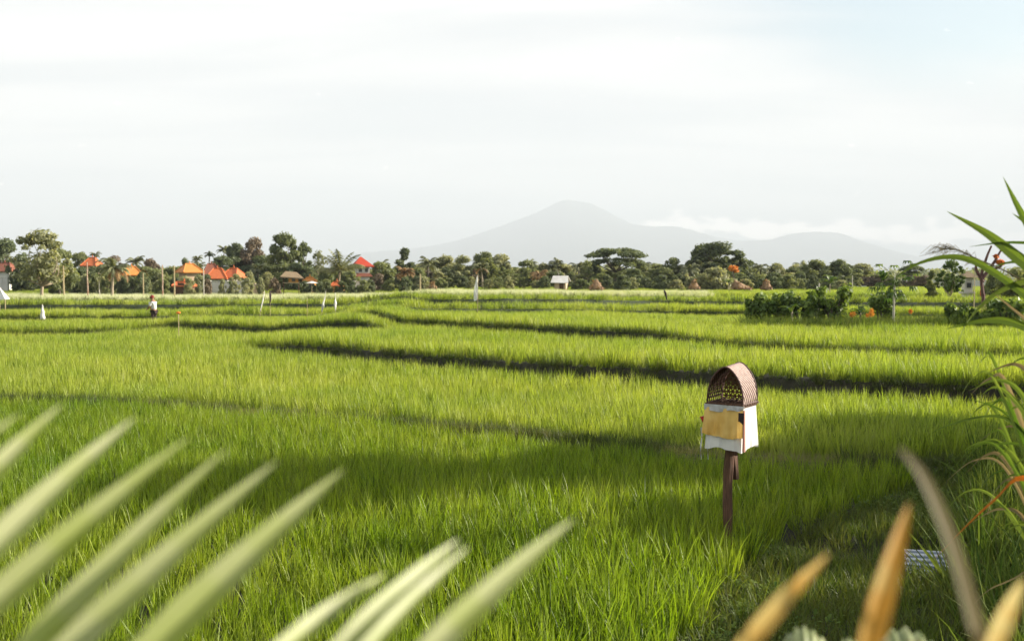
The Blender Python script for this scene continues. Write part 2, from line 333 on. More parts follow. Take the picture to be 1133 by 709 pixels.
def scatter(name, src, P, label, smin=.85, smax=1.15, seed=1, tilt=.08, cat=None):
    """one object of stuff: points that carry instanced tufts"""
    if len(P) == 0: return
    r = np.random.default_rng(seed); n = len(P)
    me = bpy.data.meshes.new(name); me.vertices.add(n); me.vertices.foreach_set('co', np.asarray(P, np.float32).ravel()); me.update()
    ro = np.stack([r.normal(0, tilt, n), r.normal(0, tilt, n), r.uniform(0, 6.283, n)], -1).astype(np.float32)
    a = me.attributes.new('rot', 'FLOAT_VECTOR', 'POINT'); a.data.foreach_set('vector', ro.ravel())
    a = me.attributes.new('scl', 'FLOAT', 'POINT'); a.data.foreach_set('value', (r.uniform(smin, smax, n) * (1 + (.10 * noise2(np.asarray(P)[:, 0], np.asarray(P)[:, 1], .8, 31) if src.startswith('rice') else 0))).astype(np.float32))
    a = me.attributes.new('pick', 'INT', 'POINT'); a.data.foreach_set('value', r.integers(0, 50, n).astype(np.int32))
    o = link(name, me); tag(o, label, cat, kind='stuff')
    ng = bpy.data.node_groups.new(name + '_scatter', 'GeometryNodeTree')
    ng.interface.new_socket('Geometry', in_out='INPUT', socket_type='NodeSocketGeometry'); ng.interface.new_socket('Geometry', in_out='OUTPUT', socket_type='NodeSocketGeometry')
    gi, go = ng.nodes.new('NodeGroupInput'), ng.nodes.new('NodeGroupOutput')
    ci = ng.nodes.new('GeometryNodeCollectionInfo'); ci.inputs[0].default_value = SRC[src]; ci.inputs[1].default_value = True; ci.inputs[2].default_value = True
    ip = ng.nodes.new('GeometryNodeInstanceOnPoints'); ip.inputs['Pick Instance'].default_value = True
    def attr(nm, t):
        q = ng.nodes.new('GeometryNodeInputNamedAttribute'); q.data_type = t; q.inputs[0].default_value = nm; return q.outputs[0]
    L_ = ng.links.new
    L_(gi.outputs[0], ip.inputs['Points']); L_(ci.outputs[0], ip.inputs['Instance']); L_(attr('pick', 'INT'), ip.inputs['Instance Index'])
    L_(attr('rot', 'FLOAT_VECTOR'), ip.inputs['Rotation']); L_(attr('scl', 'FLOAT'), ip.inputs['Scale']); L_(ip.outputs[0], go.inputs[0])
    md = o.modifiers.new('scatter', 'NODES'); md.node_group = ng
    return o

def jgrid(y0, y1, sp, jit, seed, margin=1.5, rot=.3):
    r = np.random.default_rng(seed); W = .53 * y1 + margin; D = max(W, y1) * 1.5
    u = np.arange(-D, D, sp); A, B = np.meshgrid(u, u); A = A.ravel() + r.normal(0, jit * sp, A.size); B = B.ravel() + r.normal(0, jit * sp, B.size)
    c, s = math.cos(rot), math.sin(rot); X = A * c - B * s; Y = A * s + B * c + (y0 + y1) / 2
    k = (Y > y0) & (Y <= y1) & (np.abs(X) < .53 * Y + margin); return X[k], Y[k]
def plot_index(X, Y):
    k = np.zeros(len(X), int)
    for L in LINES: k += (Y > np.interp(X, L[0], L[1]))
    return k
def gap(X, Y):
    """True on banks and bunds"""
    g = np.zeros(len(X), bool)
    for L in LINES:
        yl = np.interp(X, L[0], L[1]); a = amp(L, X) if L[4] else np.ones(len(X))
        yl = yl + .11 * noise2(X, Y, 3.1, 17) + .08 * noise2(X, Y, 9., 18)
        g |= (Y > yl - L[6]) & (Y < yl + L[7]) & (a > .12)
    return g
def right_bank(X, Y):
    xd = np.interp(Y, [6, 8.9, 12.3, 16, 17.2], [.5, 1.5, 3.5, 7.0, 12]); return (X > xd + .15 * noise2(X, Y, 2.2, 5)) & (Y < 17.0)
def garden(X, Y): return (Y > 46.5) & (Y < 53) & (X > (822 - CX) / FPX * Y) | (Y > 53) & (Y < 60) & (X > (1090 - CX) / FPX * Y)
PLOTS = ['bright green rice in the nearest paddy around the offering shrine', 'bright green rice between the grassy bund and the dark shaded bank', 'rice on the terrace above the long dark shaded bank',
         'rice on the narrow terrace just beyond the lens-shaped one', 'rice on the terrace where the white flags and the person stand', 'thin strip of rice beyond the white flags',
         'thin dark green strip of rice before the pale straw', 'farthest green rice in front of the treeline']
acc = {}
def put(src, X, Y, sink=.02):
    if not len(X): return
    Z = G(X, Y) - sink; pi = plot_index(X, Y)
    for k in np.unique(pi):
        m_ = pi == k; acc.setdefault((src, int(k)), []).append(np.stack([X[m_], Y[m_], Z[m_]], -1))
for (src, y0, y1, sp, j, sd) in (('rice', 6.3, 26, .215, .20, 1), ('rice_mid', 26, 62, .27, .22, 2), ('rice_far', 62, 172, 1.0, .22, 3)):
    X, Y = jgrid(y0, y1, sp, j, sd); k = ~gap(X, Y) & ~right_bank(X, Y) & ~garden(X, Y)
    th = noise2(X, Y, .9, 9); k &= np.random.default_rng(sd).random(len(X)) < np.clip(1.0 - .12 * (th > 1.1), 0, 1)
    straw = (Y > 82) & (Y < 132) & (X < .20 * Y) & (noise2(X * .3, Y, .09, 4) > -.9)
    if src == 'rice_far':
        q = k & straw; acc[('straw', 6)] = [np.stack([X[q], Y[q], G(X[q], Y[q]) - .02], -1)]; k &= ~straw
    if src == 'rice':
        nr_ = plot_index(X, Y) == 0; put('rice_deep', X[k & nr_], Y[k & nr_]); k &= ~nr_
    put(src, X[k], Y[k])
names = {'rice': 'rice', 'rice_deep': 'rice', 'rice_mid': 'rice', 'rice_far': 'rice', 'straw': 'straw'}
for (src, k), lst in sorted(acc.items()):
    lab = PLOTS[k] if src != 'straw' else 'pale dry straw strip across the fields before the treeline'
    if src == 'rice_mid': lab += ', farther part' if k == 1 else ''
    scatter(names[src], src, np.concatenate(lst), lab, .8, 1.18, seed=20 + k)
X, Y = jgrid(5.5, 17, .30, .4, 41); k = (X > .462 * Y + .25 * noise2(X, Y, 1.5, 3)) & right_bank(X, Y)
scatter('edge_weeds', 'tall', np.stack([X[k], Y[k], G(X[k], Y[k])], -1), 'tall dark tangled weeds along the near right edge', .55, 1.15, 42, tilt=.2)
SHEET = onz(1024, 628, .12)
# banks: short grass on the steps, dry grass on the near bund, weeds on the right bank
X, Y = jgrid(8, 62, .105, .4, 21); k = gap(X, Y) & ~right_bank(X, Y); nz = noise2(X, Y, .8, 8)
b1 = (np.abs(Y - np.interp(X, LINES[0][0], LINES[0][1]) - .1) < .8)
q = k & ((~b1) | (nz < .15)); q2 = k & b1 & (nz > -.5)
Pg = np.stack([X[q], Y[q], G(X[q], Y[q])], -1); scatter('bank_grass', 'grass', Pg, 'short dark grass on the terrace banks', .7, 1.5, 3)
Pd = np.stack([X[q2], Y[q2], G(X[q2], Y[q2])], -1); scatter('dry_grass', 'dry', Pd, 'dry brownish grass along the low bund behind the shrine', .6, 1.2, 4)
X, Y = jgrid(62, 135, .42, .4, 25); k = gap(X, Y)
scatter('far_bank_grass', 'grass', np.stack([X[k], Y[k], G(X[k], Y[k]) - .03], -1), 'dark grass on the far thin terrace banks', 1.7, 2.6, 33)
X, Y = jgrid(4.6, 17.2, .105, .4, 22); k = right_bank(X, Y)
yd = np.interp(X, [2.5, 3.4, 5.5, 9], [11.6, 11.9, 11.3, 11.0]); ditch = (np.abs(Y - yd) < .20) & (X > 3.3)
k &= ~ditch & (np.hypot(X - SHEET.x, (Y - SHEET.y) * .9) > .30); nz = noise2(X, Y, 1.6, 12)
q = k & (np.random.default_rng(1).random(len(X)) < .85); scatter('meadow_grass', 'meadow', np.stack([X[q], Y[q], G(X[q], Y[q])], -1), 'short dark green grass on the near right bank beside the ditch', .8, 1.5, 5)
q = k & (nz > -.1) & (np.random.default_rng(2).random(len(X)) < .35); scatter('leafy_weeds', 'weed', np.stack([X[q], Y[q], G(X[q], Y[q])], -1), 'small leafy weeds on the near right bank', .6, 1.4, 6)
X, Y = jgrid(46.5, 60, .34, .4, 23); k = garden(X, Y); q = k
scatter('tall_weeds', 'tall', np.stack([X[q], Y[q], G(X[q], Y[q])], -1), 'tall weeds under the garden bushes and papaya at right', .6, 1.15, 7)
q = k & (X > (925 - CX) / FPX * Y) & (np.random.default_rng(5).random(len(X)) < .55)
scatter('tall_dry_weeds', 'talldry', np.stack([X[q], Y[q], G(X[q], Y[q])], -1), 'tall dry yellowish weeds between the papaya and the right bushes', .7, 1.2, 8)

# water in the ditch
mb = MB(); xs = np.linspace(3.3, 9.5, 30)
for a, b in zip(xs[:-1], xs[1:]):
    ya, yb = np.interp([a, b], [2.5, 3.4, 5.5, 9], [11.6, 11.9, 11.3, 11.0]); za = -.10 + .16 * 0
    mb.add([(a, ya - .3, za), (b, yb - .3, za), (b, yb + .3, za), (a, ya + .3, za)], [(0, 1, 2, 3)])
def water_mat():
    m, nt, out = mat_base('ditch_water'); p = N(nt, 'ShaderNodeBsdfPrincipled'); p.inputs['Base Color'].default_value = (.05, .045, .03, 1); p.inputs['Roughness'].default_value = .08
    w = N(nt, 'ShaderNodeTexWave'); w.inputs['Scale'].default_value = 5; w.inputs['Distortion'].default_value = 4; tc = N(nt, 'ShaderNodeTexCoord'); nt.links.new(tc.outputs['Object'], w.inputs[0])
    w.bands_direction = 'Y'
    b = N(nt, 'ShaderNodeBump'); b.inputs['Strength'].default_value = .6; b.inputs['Distance'].default_value = .03; nt.links.new(w.outputs[1], b.inputs['Height']); nt.links.new(b.outputs[0], p.inputs['Normal'])
    nt.links.new(p.outputs[0], out.inputs[0]); return m
tag(mb.build('water', water_mat()), 'narrow irrigation water in the ditch at lower right', kind='structure')

# ---------------------------------------------------------------- corrugated sheet by the ditch
c = SHEET; t = empty('metal_sheet', c, 'small corrugated pale metal sheet lying at the ditch', 'metal sheet', rz=-.25)
mb = MB(); n = 24; W, D = .46, .34
vs = []
for i in range(n + 1):
    for j in range(9):
        u, v = i / n, j / 8; vs.append(((u - .5) * W + .03 * v, (v - .5) * D, .012 * math.sin(v * 2 * math.pi * 4) + .05 * math.sin(u * 3) + v * .22))
mb2 = MB(); vv = []; J = 33
for i in range(n + 1):
    for j in range(J):
        u, v = i / n, j / (J - 1); vv.append(((u - .5) * W * (1 - .15 * v), (v - .5) * D, .022 * math.sin(v * 2 * math.pi * 4) + v * .17 - .02))
mb2.add(vv, [(i * J + j, i * J + j + 1, (i + 1) * J + j + 1, (i + 1) * J + j) for i in range(n) for j in range(J - 1)])
M['zinc'] = solid('zinc_sheet', (.36, .39, .44), (.20, .22, .26), 12, rough=.4, metal=.3, bump=.2)
zm, znt, zo = mat_base('striped_tin'); zw = N(znt, 'ShaderNodeTexWave'); zw.bands_direction = 'Y'; zw.inputs['Scale'].default_value = 12; zw.inputs['Distortion'].default_value = .6
ztc = N(znt, 'ShaderNodeTexCoord'); znt.links.new(ztc.outputs['Object'], zw.inputs[0]); zp = N(znt, 'ShaderNodeBsdfPrincipled'); zp.inputs['Roughness'].default_value = .4; zp.inputs['Metallic'].default_value = .2
znt.links.new(mixc(znt, zw.outputs[1], (.10, .13, .19), (.62, .64, .68)), zp.inputs['Base Color']); znt.links.new(zp.outputs[0], zo.inputs[0])
mb2.build('sheet', zm, t, smooth=True)
mb = MB(); mb.tube([(-.25, -.22, -.08), (.25, -.22, -.07)], .02); mb.build('edge_pipe', M['bamboo'], t)

# ---------------------------------------------------------------- offering shrine
D0 = 11.5
base = at(803, 617, D0); base.z = g1(base.x, base.y)
SH = empty('offering_shrine', base, 'offering shrine on a wooden post with woven hood and yellow and white cloth', 'offering shrine')
inv = Vector(base)
def loc(px, py, d): return at(px, py, d) - inv
YAW = -R(36)                                                          # front turned to the left of the camera
rotm = Matrix.Rotation(YAW, 3, 'Z')
ctr = loc(810, 470, D0 + .12)                                        # middle of the box
SCB = .945
def B(x, y, z): return rotm @ Vector((x * SCB, y * SCB, 0)) + Vector((ctr.x, ctr.y, ctr.z + z * SCB))
mb = MB(); p0, p1 = Vector((0, 0, -.15)), loc(808, 488, D0 + .08)
pts = [p0.lerp(p1, t) + Vector((.012 * math.sin(t * 7), 0, 0)) for t in [i / 9 for i in range(10)]]
mb.tube(pts, [.050 + .010 * random.random() + .008 * (i / 9) for i in range(10)], n=8); mb.build('post', M['wood_dark'], SH)
mb = MB(); mb.tube([loc(814, 530, D0 + .10), loc(811, 488, D0 + .12)], [.040, .046], n=4); mb.build('brace', M['wood_dark'], SH)
zt, zb = .26, -.27                                                    # box top and bottom over its middle
wt, dt, wb, db = .205, .20, .225, .26                                  # half sizes: top, bottom
# wooden tray under the hood
mb = MB()
for k in range(7):
    y = -dt - .03 + (2 * dt + .05) * k / 6
    c = B(0, y, zt + .02); mb.box(c, (2 * wt + .06, .045, .018), rotm)
for sx in (-1, 1): mb.box(B(sx * (wt + .01), 0, zt + .0), (.025, 2 * dt + .05, .03), rotm)
for k in range(3): mb.box(B(0, -dt - .035, zt - .018 + .022 * k), (2 * wt + .07 - .02 * k, .014, .012), rotm)
mb.build('tray', M['wood_dark'], SH)
mb = MB(); mb.box(B(0, 0, (zt + zb) / 2 + .02), (2 * wt - .06, 2 * dt - .06, zt - zb - .05), rotm); mb.build('box', M['wood_dark'], SH)
def drape(x0, x1, z0, z1, face, off, ruffle, nU=34, nV=14, seed=0, hem=.02):
    """cloth hung round the box; face runs along its perimeter: s in [x0, x1] (0 at front left, 1 front right, 2 back right ...)"""
    r = random.Random(seed); ph = [r.uniform(0, 6.28) for _ in range(4)]; cs = [(-1, -1), (1, -1), (1, 1), (-1, 1), (-1, -1), (1, -1)]; vs = []
    for j in range(nV + 1):
        v = j / nV; z = z0 + (z1 - z0) * v
        k = (zt - z) / (zt - zb); hw, hd = wt + (wb - wt) * k + off, dt + (db - dt) * k + off
        for i in range(nU + 1):
            s = x0 + (x1 - x0) * i / nU + 4; si = int(s) % 4; f = s - int(s); a, b = cs[si], cs[si + 1]
            x, y = (a[0] + (b[0] - a[0]) * f) * hw, (a[1] + (b[1] - a[1]) * f) * hd
            w = ruffle * v * (math.sin(s * 13 + ph[0] + v) + .6 * math.sin(s * 29 + ph[1] + 2 * v) + .4 * math.sin(s * 47 + ph[2] - 3 * v)) ; nx, ny = (b[1] - a[1]) / 2, -(b[0] - a[0]) / 2
            hz = hem * v * (math.sin(s * 5 + ph[2]) + .5 * math.sin(s * 13 + ph[3]))
            vs.append(B(x + nx * w, y + ny * w, z + hz))
    mb = MB(); mb.add(vs, [(j * (nU + 1) + i, j * (nU + 1) + i + 1, (j + 1) * (nU + 1) + i + 1, (j + 1) * (nU + 1) + i) for j in range(nV) for i in range(nU)]); return mb
drape(0, 4, zt - .01, zb, 0, .014, .008, nU=160, seed=1, hem=.018).build('white_cloth', M['white_cloth'], SH, smooth=True)
drape(-.04, 1.02, zt - .02, zt - .37, 0, .046, .016, nU=90, seed=2, hem=.016).build('yellow_cloth', M['yellow_cloth'], SH, smooth=True)
drape(-.06, 1.04, zt + .015, zt - .055, 0, .056, .013, nU=60, nV=6, seed=3, hem=.015).build('gathered_trim', M['grey_cloth'], SH, smooth=True)
mb = drape(.97, 1.05, zt - .03, zb + .01, 0, .066, .006, nU=5, seed=5, hem=.01); mb.build('pink_ribbon', M['pink_cloth'], SH, smooth=True)
mb = drape(.86, .99, zt - .06, zt - .20, 0, .070, .01, nU=5, seed=6, hem=.03); mb.build('dark_ribbon', M['dark_cloth'], SH, smooth=True)
# woven hood: pointed vault over the tray
HW, HH = wt + .015, .44
def vault(u, v, grow=0):
    """u 0..1 round the arch (left foot to right foot), v 0 front .. 1 back"""
    a = math.pi * u; sx = -math.cos(a); hh = HH * (1 + .06 * v)
    z = math.sin(a) ** .78 * hh; x = sx * (HW + grow) * (1 - .10 * (z / HH) ** 2)
    x = math.copysign(abs(sx) ** .92, sx) * (HW + grow)
    x *= 1 - .36 * max(0, z / hh) ** 3
    return B(x, -dt - .02 + v * (2 * dt + .04) + .02 * math.sin(a) * 0, zt + .03 + z * (1 + grow))
def strip_on(f, uv0, uv1, w, mb, n=16, grow=0.0, var=.5):
    vs = []; du, dv = uv1[0] - uv0[0], uv1[1] - uv0[1]
    for i in range(n + 1):
        t = i / n; u, v = uv0[0] + du * t, uv0[1] + dv * t
        p = f(u, v, grow); e = .004; q = f(min(max(u + du * e, 0), 1), v + dv * e, grow); tt = (q - p); tt = tt.normalized() if tt.length > 1e-7 else Vector((0, 1, 0))
        ua = f(min(u + .01, 1), v, grow) - f(max(u - .01, 0), v, grow); va = f(u, v + .01, grow) - f(u, v - .01, grow); nn = ua.cross(va).normalized(); sd = nn.cross(tt)
        vs += [p - sd * w / 2, p + sd * w / 2]
    mb.add(vs, [(2 * i, 2 * i + 1, 2 * i + 3, 2 * i + 2) for i in range(n)], var)
arcL = 1.12; dep = 2 * dt + .04
def diag(mb, sp, w, sign, grow):
    k = -dep
    while k < arcL + dep:
        # strip going from (s=k, v=0) to (s=k+dep, v=1) ; s is arc metres
        s0, s1 = (k, k + dep) if sign > 0 else (k + dep, k); v0, v1 = 0., 1.
        # clip s to 0..arcL
        def clip(s0, v0, s1, v1):
            if s0 < 0: v0 = v0 + (v1 - v0) * (0 - s0) / (s1 - s0); s0 = 0
            if s0 > arcL: v0 = v0 + (v1 - v0) * (arcL - s0) / (s1 - s0); s0 = arcL
            return s0, v0
        if not (max(s0, s1) <= 0 or min(s0, s1) >= arcL):
            a0, b0 = clip(s0, v0, s1, v1); a1, b1 = clip(s1, v1, s0, v0)
            strip_on(vault, (a0 / arcL, b0), (a1 / arcL, b1), w, mb, grow=grow)
        k += sp
mb = MB(); diag(mb, .056, .028, 1, .012); mb.build('pale_weave', M['strip_pale'], SH)
mb = MB(); diag(mb, .056, .030, -1, .004); mb.build('dark_weave', M['strip_dark'], SH)
mb = MB()
for v in (0, 1): mb.tube([vault(i / 28, v, .012) for i in range(29)], .011, n=6)
for u in (0, .0, 1): mb.tube([vault(u, v / 6, .012) for v in range(7)], .010, n=6)
mb.tube([vault(.5, v / 6, .014) for v in range(7)], .008, n=6)
mb.build('rim', M['strip_dark'], SH)
# perforated back wall: three directions of strips leave six-sided holes
mb = MB(); vb = .97
def inside(x, z):
    if z < 0: return False
    zz = z / (HH * 1.05)
    if zz >= 1: return False
    a = math.asin(min(1, zz ** (1 / .78))); sx = math.cos(a); lim = (sx ** .92) * HW * (1 - .36 * zz ** 3); return abs(x) < lim
for ang in (0, 60, 120):
    a = R(ang); dx, dz = math.cos(a), math.sin(a); nx, nz = -dz, dx
    for k in range(-14, 15):
        ox, oz = nx * k * .050, nz * k * .050 + .15; seg = [t for t in np.arange(-.6, .6, .012) if inside(ox + dx * t, oz + dz * t)]
        if len(seg) < 2: continue
        t0, t1 = seg[0], seg[-1]; y = -dt - .02 + vb * dep + .003 * (ang // 60); w = .010
        P = [(ox + dx * t + nx * w * s, oz + dz * t + nz * w * s) for t, s in ((t0, -1), (t1, -1), (t1, 1), (t0, 1))]
        mb.add([B(x, y, zt + .03 + max(z, 0)) for x, z in P], [(0, 1, 2, 3)])
mb.build('back_lattice', M['strip_back'], SH)
mb = MB(); r_ = random.Random(4)
for k in range(9): mb.tube([B(-.12 + .03 * k, -dt + .02 + r_.uniform(0, .1), zt + .035), B(-.12 + .03 * k + r_.uniform(-.05, .05), dt - .05, zt + .05 + r_.uniform(0, .04))], .008, n=5)
mb.build('dry_offering', M['wood_dark'], SH)
# offering hung from the left corner
hk = B(-wt - .05, -dt - .02, .06)
HG = empty('hanging_offering', inv + hk, 'red and white offering bow hanging at the shrine corner', 'offering')
mb = MB(); mb.tube([(.10, .0, .06), (0, 0, .06), (-.06, 0, .04)], .006, n=5); mb.build('hanger', M['bamboo'], HG)
mb = MB(); mb.add([(-.07, -.02, .05), (.04, .0, .06), (.0, -.02, -.09), (-.02, .03, -.02)], [(0, 1, 2), (0, 3, 1), (0, 2, 3), (1, 3, 2)]); mb.build('red_cone', M['red_cloth'], HG)
mb = MB(); mb.ribbon(spline([(-.08, 0, .06), (-.02, -.02, -.05), (.03, 0, -.13)], 7), [.01, .025, .03, .03, .025, .03, .035]); mb.ribbon(spline([(.04, 0, .03), (.0, -.01, -.07), (-.04, 0, -.14)], 7), [.01, .02, .02, .025, .025, .02, .02]); mb.build('bow', M['pink_cloth'], HG)
mb = MB()
for dx in (-.05, .03): mb.ribbon(spline([(dx, 0, -.08), (dx + .01, .01, -.2), (dx - .005, 0, -.33), (dx + .004, 0, -.46)], 9), [.022] * 9, fold=.1)
mb.build('streamer', M['grey_cloth'], HG)

# ---------------------------------------------------------------- palm frond across the lower left
FR = empty('palm_frond', (-1.35, .55, 0), 'pale green palm leaf with blurred pointed leaflets across the lower left', 'palm leaf')
fi = Vector(FR.location)
def leaflet(tip, basepx, wpx, dt_=1.0, db_=.85, var=.5, sag=.003, name='leaflet', mat=None, parent=None, org=None, ext=.35, bent=0):
    T = at(*tip, dt_); Bs = at(*basepx, db_); Bs = Bs + (Bs - T) * ext; org = org or fi
    mid = (T + Bs) / 2 + Vector((0, 0, sag)); pts = spline([Bs - org, mid - org, T - org], 22)
    w = wpx / FPX * (dt_ + db_) / 2; wd = [w * (.55 + .45 * min(1, 3 * t)) * max(.0, (1 - t ** 4)) ** .85 * (1 - .45 * t) * 1.35 + .0005 for t in [i / 21 for i in range(22)]]
    ax = (T - Bs).normalized(); sd = ax.cross(Vector((.03, -.8, .5))).normalized()
    mb = MB(); mb.ribbon(pts, wd, side=sd, fold=.60, var=var); q_ = random.Random(int(tip[0])); k_ = [q_.random() for _ in range(8)]; mb.var = [min(1, max(0, var + .5 * (k_[(i // 3) * 7 // 22] - .5) + (.30 if i % 3 == 0 else -.30 if i % 3 == 2 else .10))) for i in range(len(mb.v))]; return mb.build(name, mat or M['frond'], parent or FR, smooth=False), pts[0]  # sheen painted as a paler upper edge, light through the leaf as a greener lower edge
LF = [((22, 457), (-120, 590), 26), ((70, 446), (-60, 590), 34), ((151, 461), (0, 606), 34), ((212, 482), (0, 668), 36), ((252, 496), (55, 700), 32), ((308, 509), (95, 706), 36),
      ((382, 518), (185, 706), 40), ((428, 634), (330, 706), 26), ((508, 596), (395, 706), 36), ((519, 604), (420, 706), 24), ((636, 573), (490, 709), 40)]
bs = []
for i, (tp, bp, w) in enumerate(LF):
    o, b0 = leaflet(tp, bp, w * (.86 if i < 7 else .66), .98 - .010 * i, .84 - .008 * i, var=.45 + .2 * ((i * .37) % 1)); bs.append(b0)
rp = spline([Vector((0.02, -.12, .0)), Vector((-.1, -.05, 1.3)), Vector((-.02, .1, 2.35)), bs[0] + Vector((-.06, -.03, -.07)), bs[3] + Vector((-.02, 0, -.035)), bs[6], bs[8] + Vector((0, -.02, -.02)), bs[10] + Vector((.03, -.02, -.02))], 40)
mb = MB(); mb.tube(rp, [.022 - .018 * (i / 39) for i in range(40)], n=8); mb.build('rachis', M['frond'], FR, smooth=True)
# withered leaf tips at the lower right
FD = empty('withered_frond', (1.2, .35, 0), 'withered yellow palm leaf with blurred brown tips at lower right', 'palm leaf')
fo = Vector(FD.location); bs = []
for tp, bp, w, v in (((917, 612), (830, 709), 24, .3), ((1006, 556), (962, 709), 32, .05), ((1133, 640), (1100, 709), 24, .8)):
    o, b0 = leaflet(tp, bp, w * .72, .80, .72, var=v, mat=M['frond_dry'], parent=FD, org=fo, ext=.3); bs.append(b0)
T = [at(1090, 730, .72) - fo, at(1078, 690, .73) - fo, at(1052, 600, .75) - fo, at(1022, 530, .77) - fo, at(996, 496, .78) - fo]
mb = MB(); mb.ribbon(spline(T, 20), [.0120 * (1 - (i / 19) ** 3 * .8) for i in range(20)], side=Vector((1, .3, .3)), fold=.4, var=.9); mb.build('leaflet', M['cane_dry'], FD)
rp = spline([Vector((0, -.1, 0)), Vector((-.1, -.05, 1.3)), Vector((-.25, .05, 2.3)), bs[2] + Vector((0, 0, -.03)), T[0] + Vector((0, -.02, -.10)), bs[1] + Vector((0, 0, -.07)), bs[0] + Vector((0, 0, -.03))], 30)
mb = MB(); mb.tube(rp, .008, n=7); mb.build('rachis', M['frond_dry'], FD, smooth=True)

# striped curling leaves at the lower edge
VP = empty('striped_leaf_plant', (1.05, 1.55, 0), 'leafy plant with curled striped grey green leaves at the lower right edge', 'plant')
vo = Vector(VP.location)
mb = MB(); mb.tube([(0, 0, 0), (.02, .02, 1.3), (-.05, .02, 2.3), (-.1, 0, 2.62)], [.02, .015, .012, .008]); mb.tube([(.02, .02, 1.5), (-.3, 0, 2.3), (-.52, 0, 2.64)], [.014, .01, .006]); mb.build('stem', M['cane'], VP)
def curl_leaf(px, py, wpx, hpx, d, seed):
    r = random.Random(seed); c = at(px, py, d) - vo; n = 26; rows_ = 9; vs = []; w, h = wpx / FPX * d, hpx / FPX * d
    for i in range(n + 1):
        u = i / n
        for j in range(rows_):
            v = j / (rows_ - 1) - .5; z = math.sin(math.pi * (u * .9 + .05)) * h * .8 * (1 - 1.6 * v * v) + .12 * h * math.sin(u * 38) * (1 - abs(v))
            vs.append(c + Vector(((u - .5) * w + v * .02, v * h * 1.6 * math.sin(math.pi * (.1 + .8 * u)), z - h * .5)))
    mb = MB(); mb.add(vs, [(i * rows_ + j, (i + 1) * rows_ + j, (i + 1) * rows_ + j + 1, i * rows_ + j + 1) for i in range(n) for j in range(rows_ - 1)])
    mb.var = [((k // rows_) % 3) / 2 for k in range(len(mb.v))]; mb.build('leaf', M['varieg'], VP, smooth=True)
curl_leaf(888, 706, 58, 34, 1.6, 1); curl_leaf(1000, 712, 95, 44, 1.65, 2); curl_leaf(938, 716, 40, 26, 1.6, 3)

# ---------------------------------------------------------------- cane plant at the right edge
cb = Vector((2.95, 4.9, 0)); cb.z = g1(cb.x, cb.y)
CN = empty('sugar_cane', cb, 'tall cane plant with long arching green leaves at the right edge', 'cane plant')
co = Vector(cb)
def cane_leaf(pix, wpx, d=4.9, mat='cane', var=.5, side=None, parent=None, org=None, fold=.3, name='leaf'):
    o_ = org or co; P = [at(p[0], p[1], p[2] if len(p) > 2 else d) - o_ for p in pix]; n = 26; sp = spline(P, n)
    wpx = wpx * .84; wd = [wpx / FPX * d * (min(1, .5 + 2.5 * t) * (1 - t ** 2.6) + .03) for t in [i / (n - 1) for i in range(n)]]
    mb = MB(); mb.ribbon(sp, wd, side=side or Vector((.3, -.35, .9)), fold=fold, var=var); return mb.build(name, M[mat], parent or CN)
stk = [at(1195, 640, 4.9) - co, at(1190, 500, 4.9) - co, at(1178, 360, 4.9) - co, at(1165, 250, 4.9) - co]
mb = MB(); q = spline([Vector((0.0, 0, 0))] + stk, 24); mb.tube(q, [.022 - .012 * i / 23 + (.003 if i % 3 == 0 else 0) for i in range(24)], n=8); mb.build('stalk', M['cane'], CN, smooth=True)
q2 = spline([Vector((.15, .1, 0)), at(1215, 520, 5.0) - co, at(1200, 400, 5.0) - co, at(1185, 330, 5.0) - co], 16)
mb = MB(); mb.tube(q2, .018, n=7); mb.build('stalk', M['cane'], CN, smooth=True)
cane_leaf([(1180, 340), (1150, 305), (1120, 280), (1090, 257), (1048, 234)], 17, var=.5)
cane_leaf([(1165, 300), (1148, 268), (1128, 232), (1110, 196)], 11, var=.4)
cane_leaf([(1175, 262), (1150, 268), (1110, 268), (1072, 273)], 6, var=.1, side=Vector((.1, -.3, .3)))
cane_leaf([(1185, 380), (1150, 340), (1110, 308), (1075, 288), (1045, 284), (1012, 293), (984, 312)], 10, var=.45)
cane_leaf([(1180, 312), (1140, 310), (1105, 322), (1078, 345), (1062, 372), (1058, 400)], 9, var=.95, mat='cane')
cane_leaf([(1185, 385), (1150, 368), (1115, 355), (1085, 355), (1045, 364)], 12, var=.5)
cane_leaf([(1180, 350), (1150, 362), (1125, 345), (1098, 323)], 5, var=.8, mat='cane_dry')
cane_leaf([(1190, 330), (1160, 270), (1140, 250), (1120, 236)], 9, var=.3, d=5.1)
cane_leaf([(1190, 300), (1150, 292), (1118, 290), (1085, 300)], 5, var=.2, d=5.2)
# feathery seed head
mb = MB(); P = [at(x, y, 5.0) - co for x, y in ((1180, 360), (1130, 310), (1080, 286), (1058, 276), (1040, 276))]; mb.tube(spline(P, 16), .004, n=5)
r_ = random.Random(3)
for k in range(46):
    t = r_.random(); a = spline(P[2:], 12)[int(t * 11)]; dx, dz = r_.uniform(-.13, -.02), r_.uniform(-.02, .035)
    mb.tube([a, a + Vector((dx * .5, r_.uniform(-.03, .03), dz)), a + Vector((dx, r_.uniform(-.05, .05), dz * .4 - .03))], [.0018, .0014, .0008], n=3)
mb.build('seed_head', M['cane_dry'], CN)
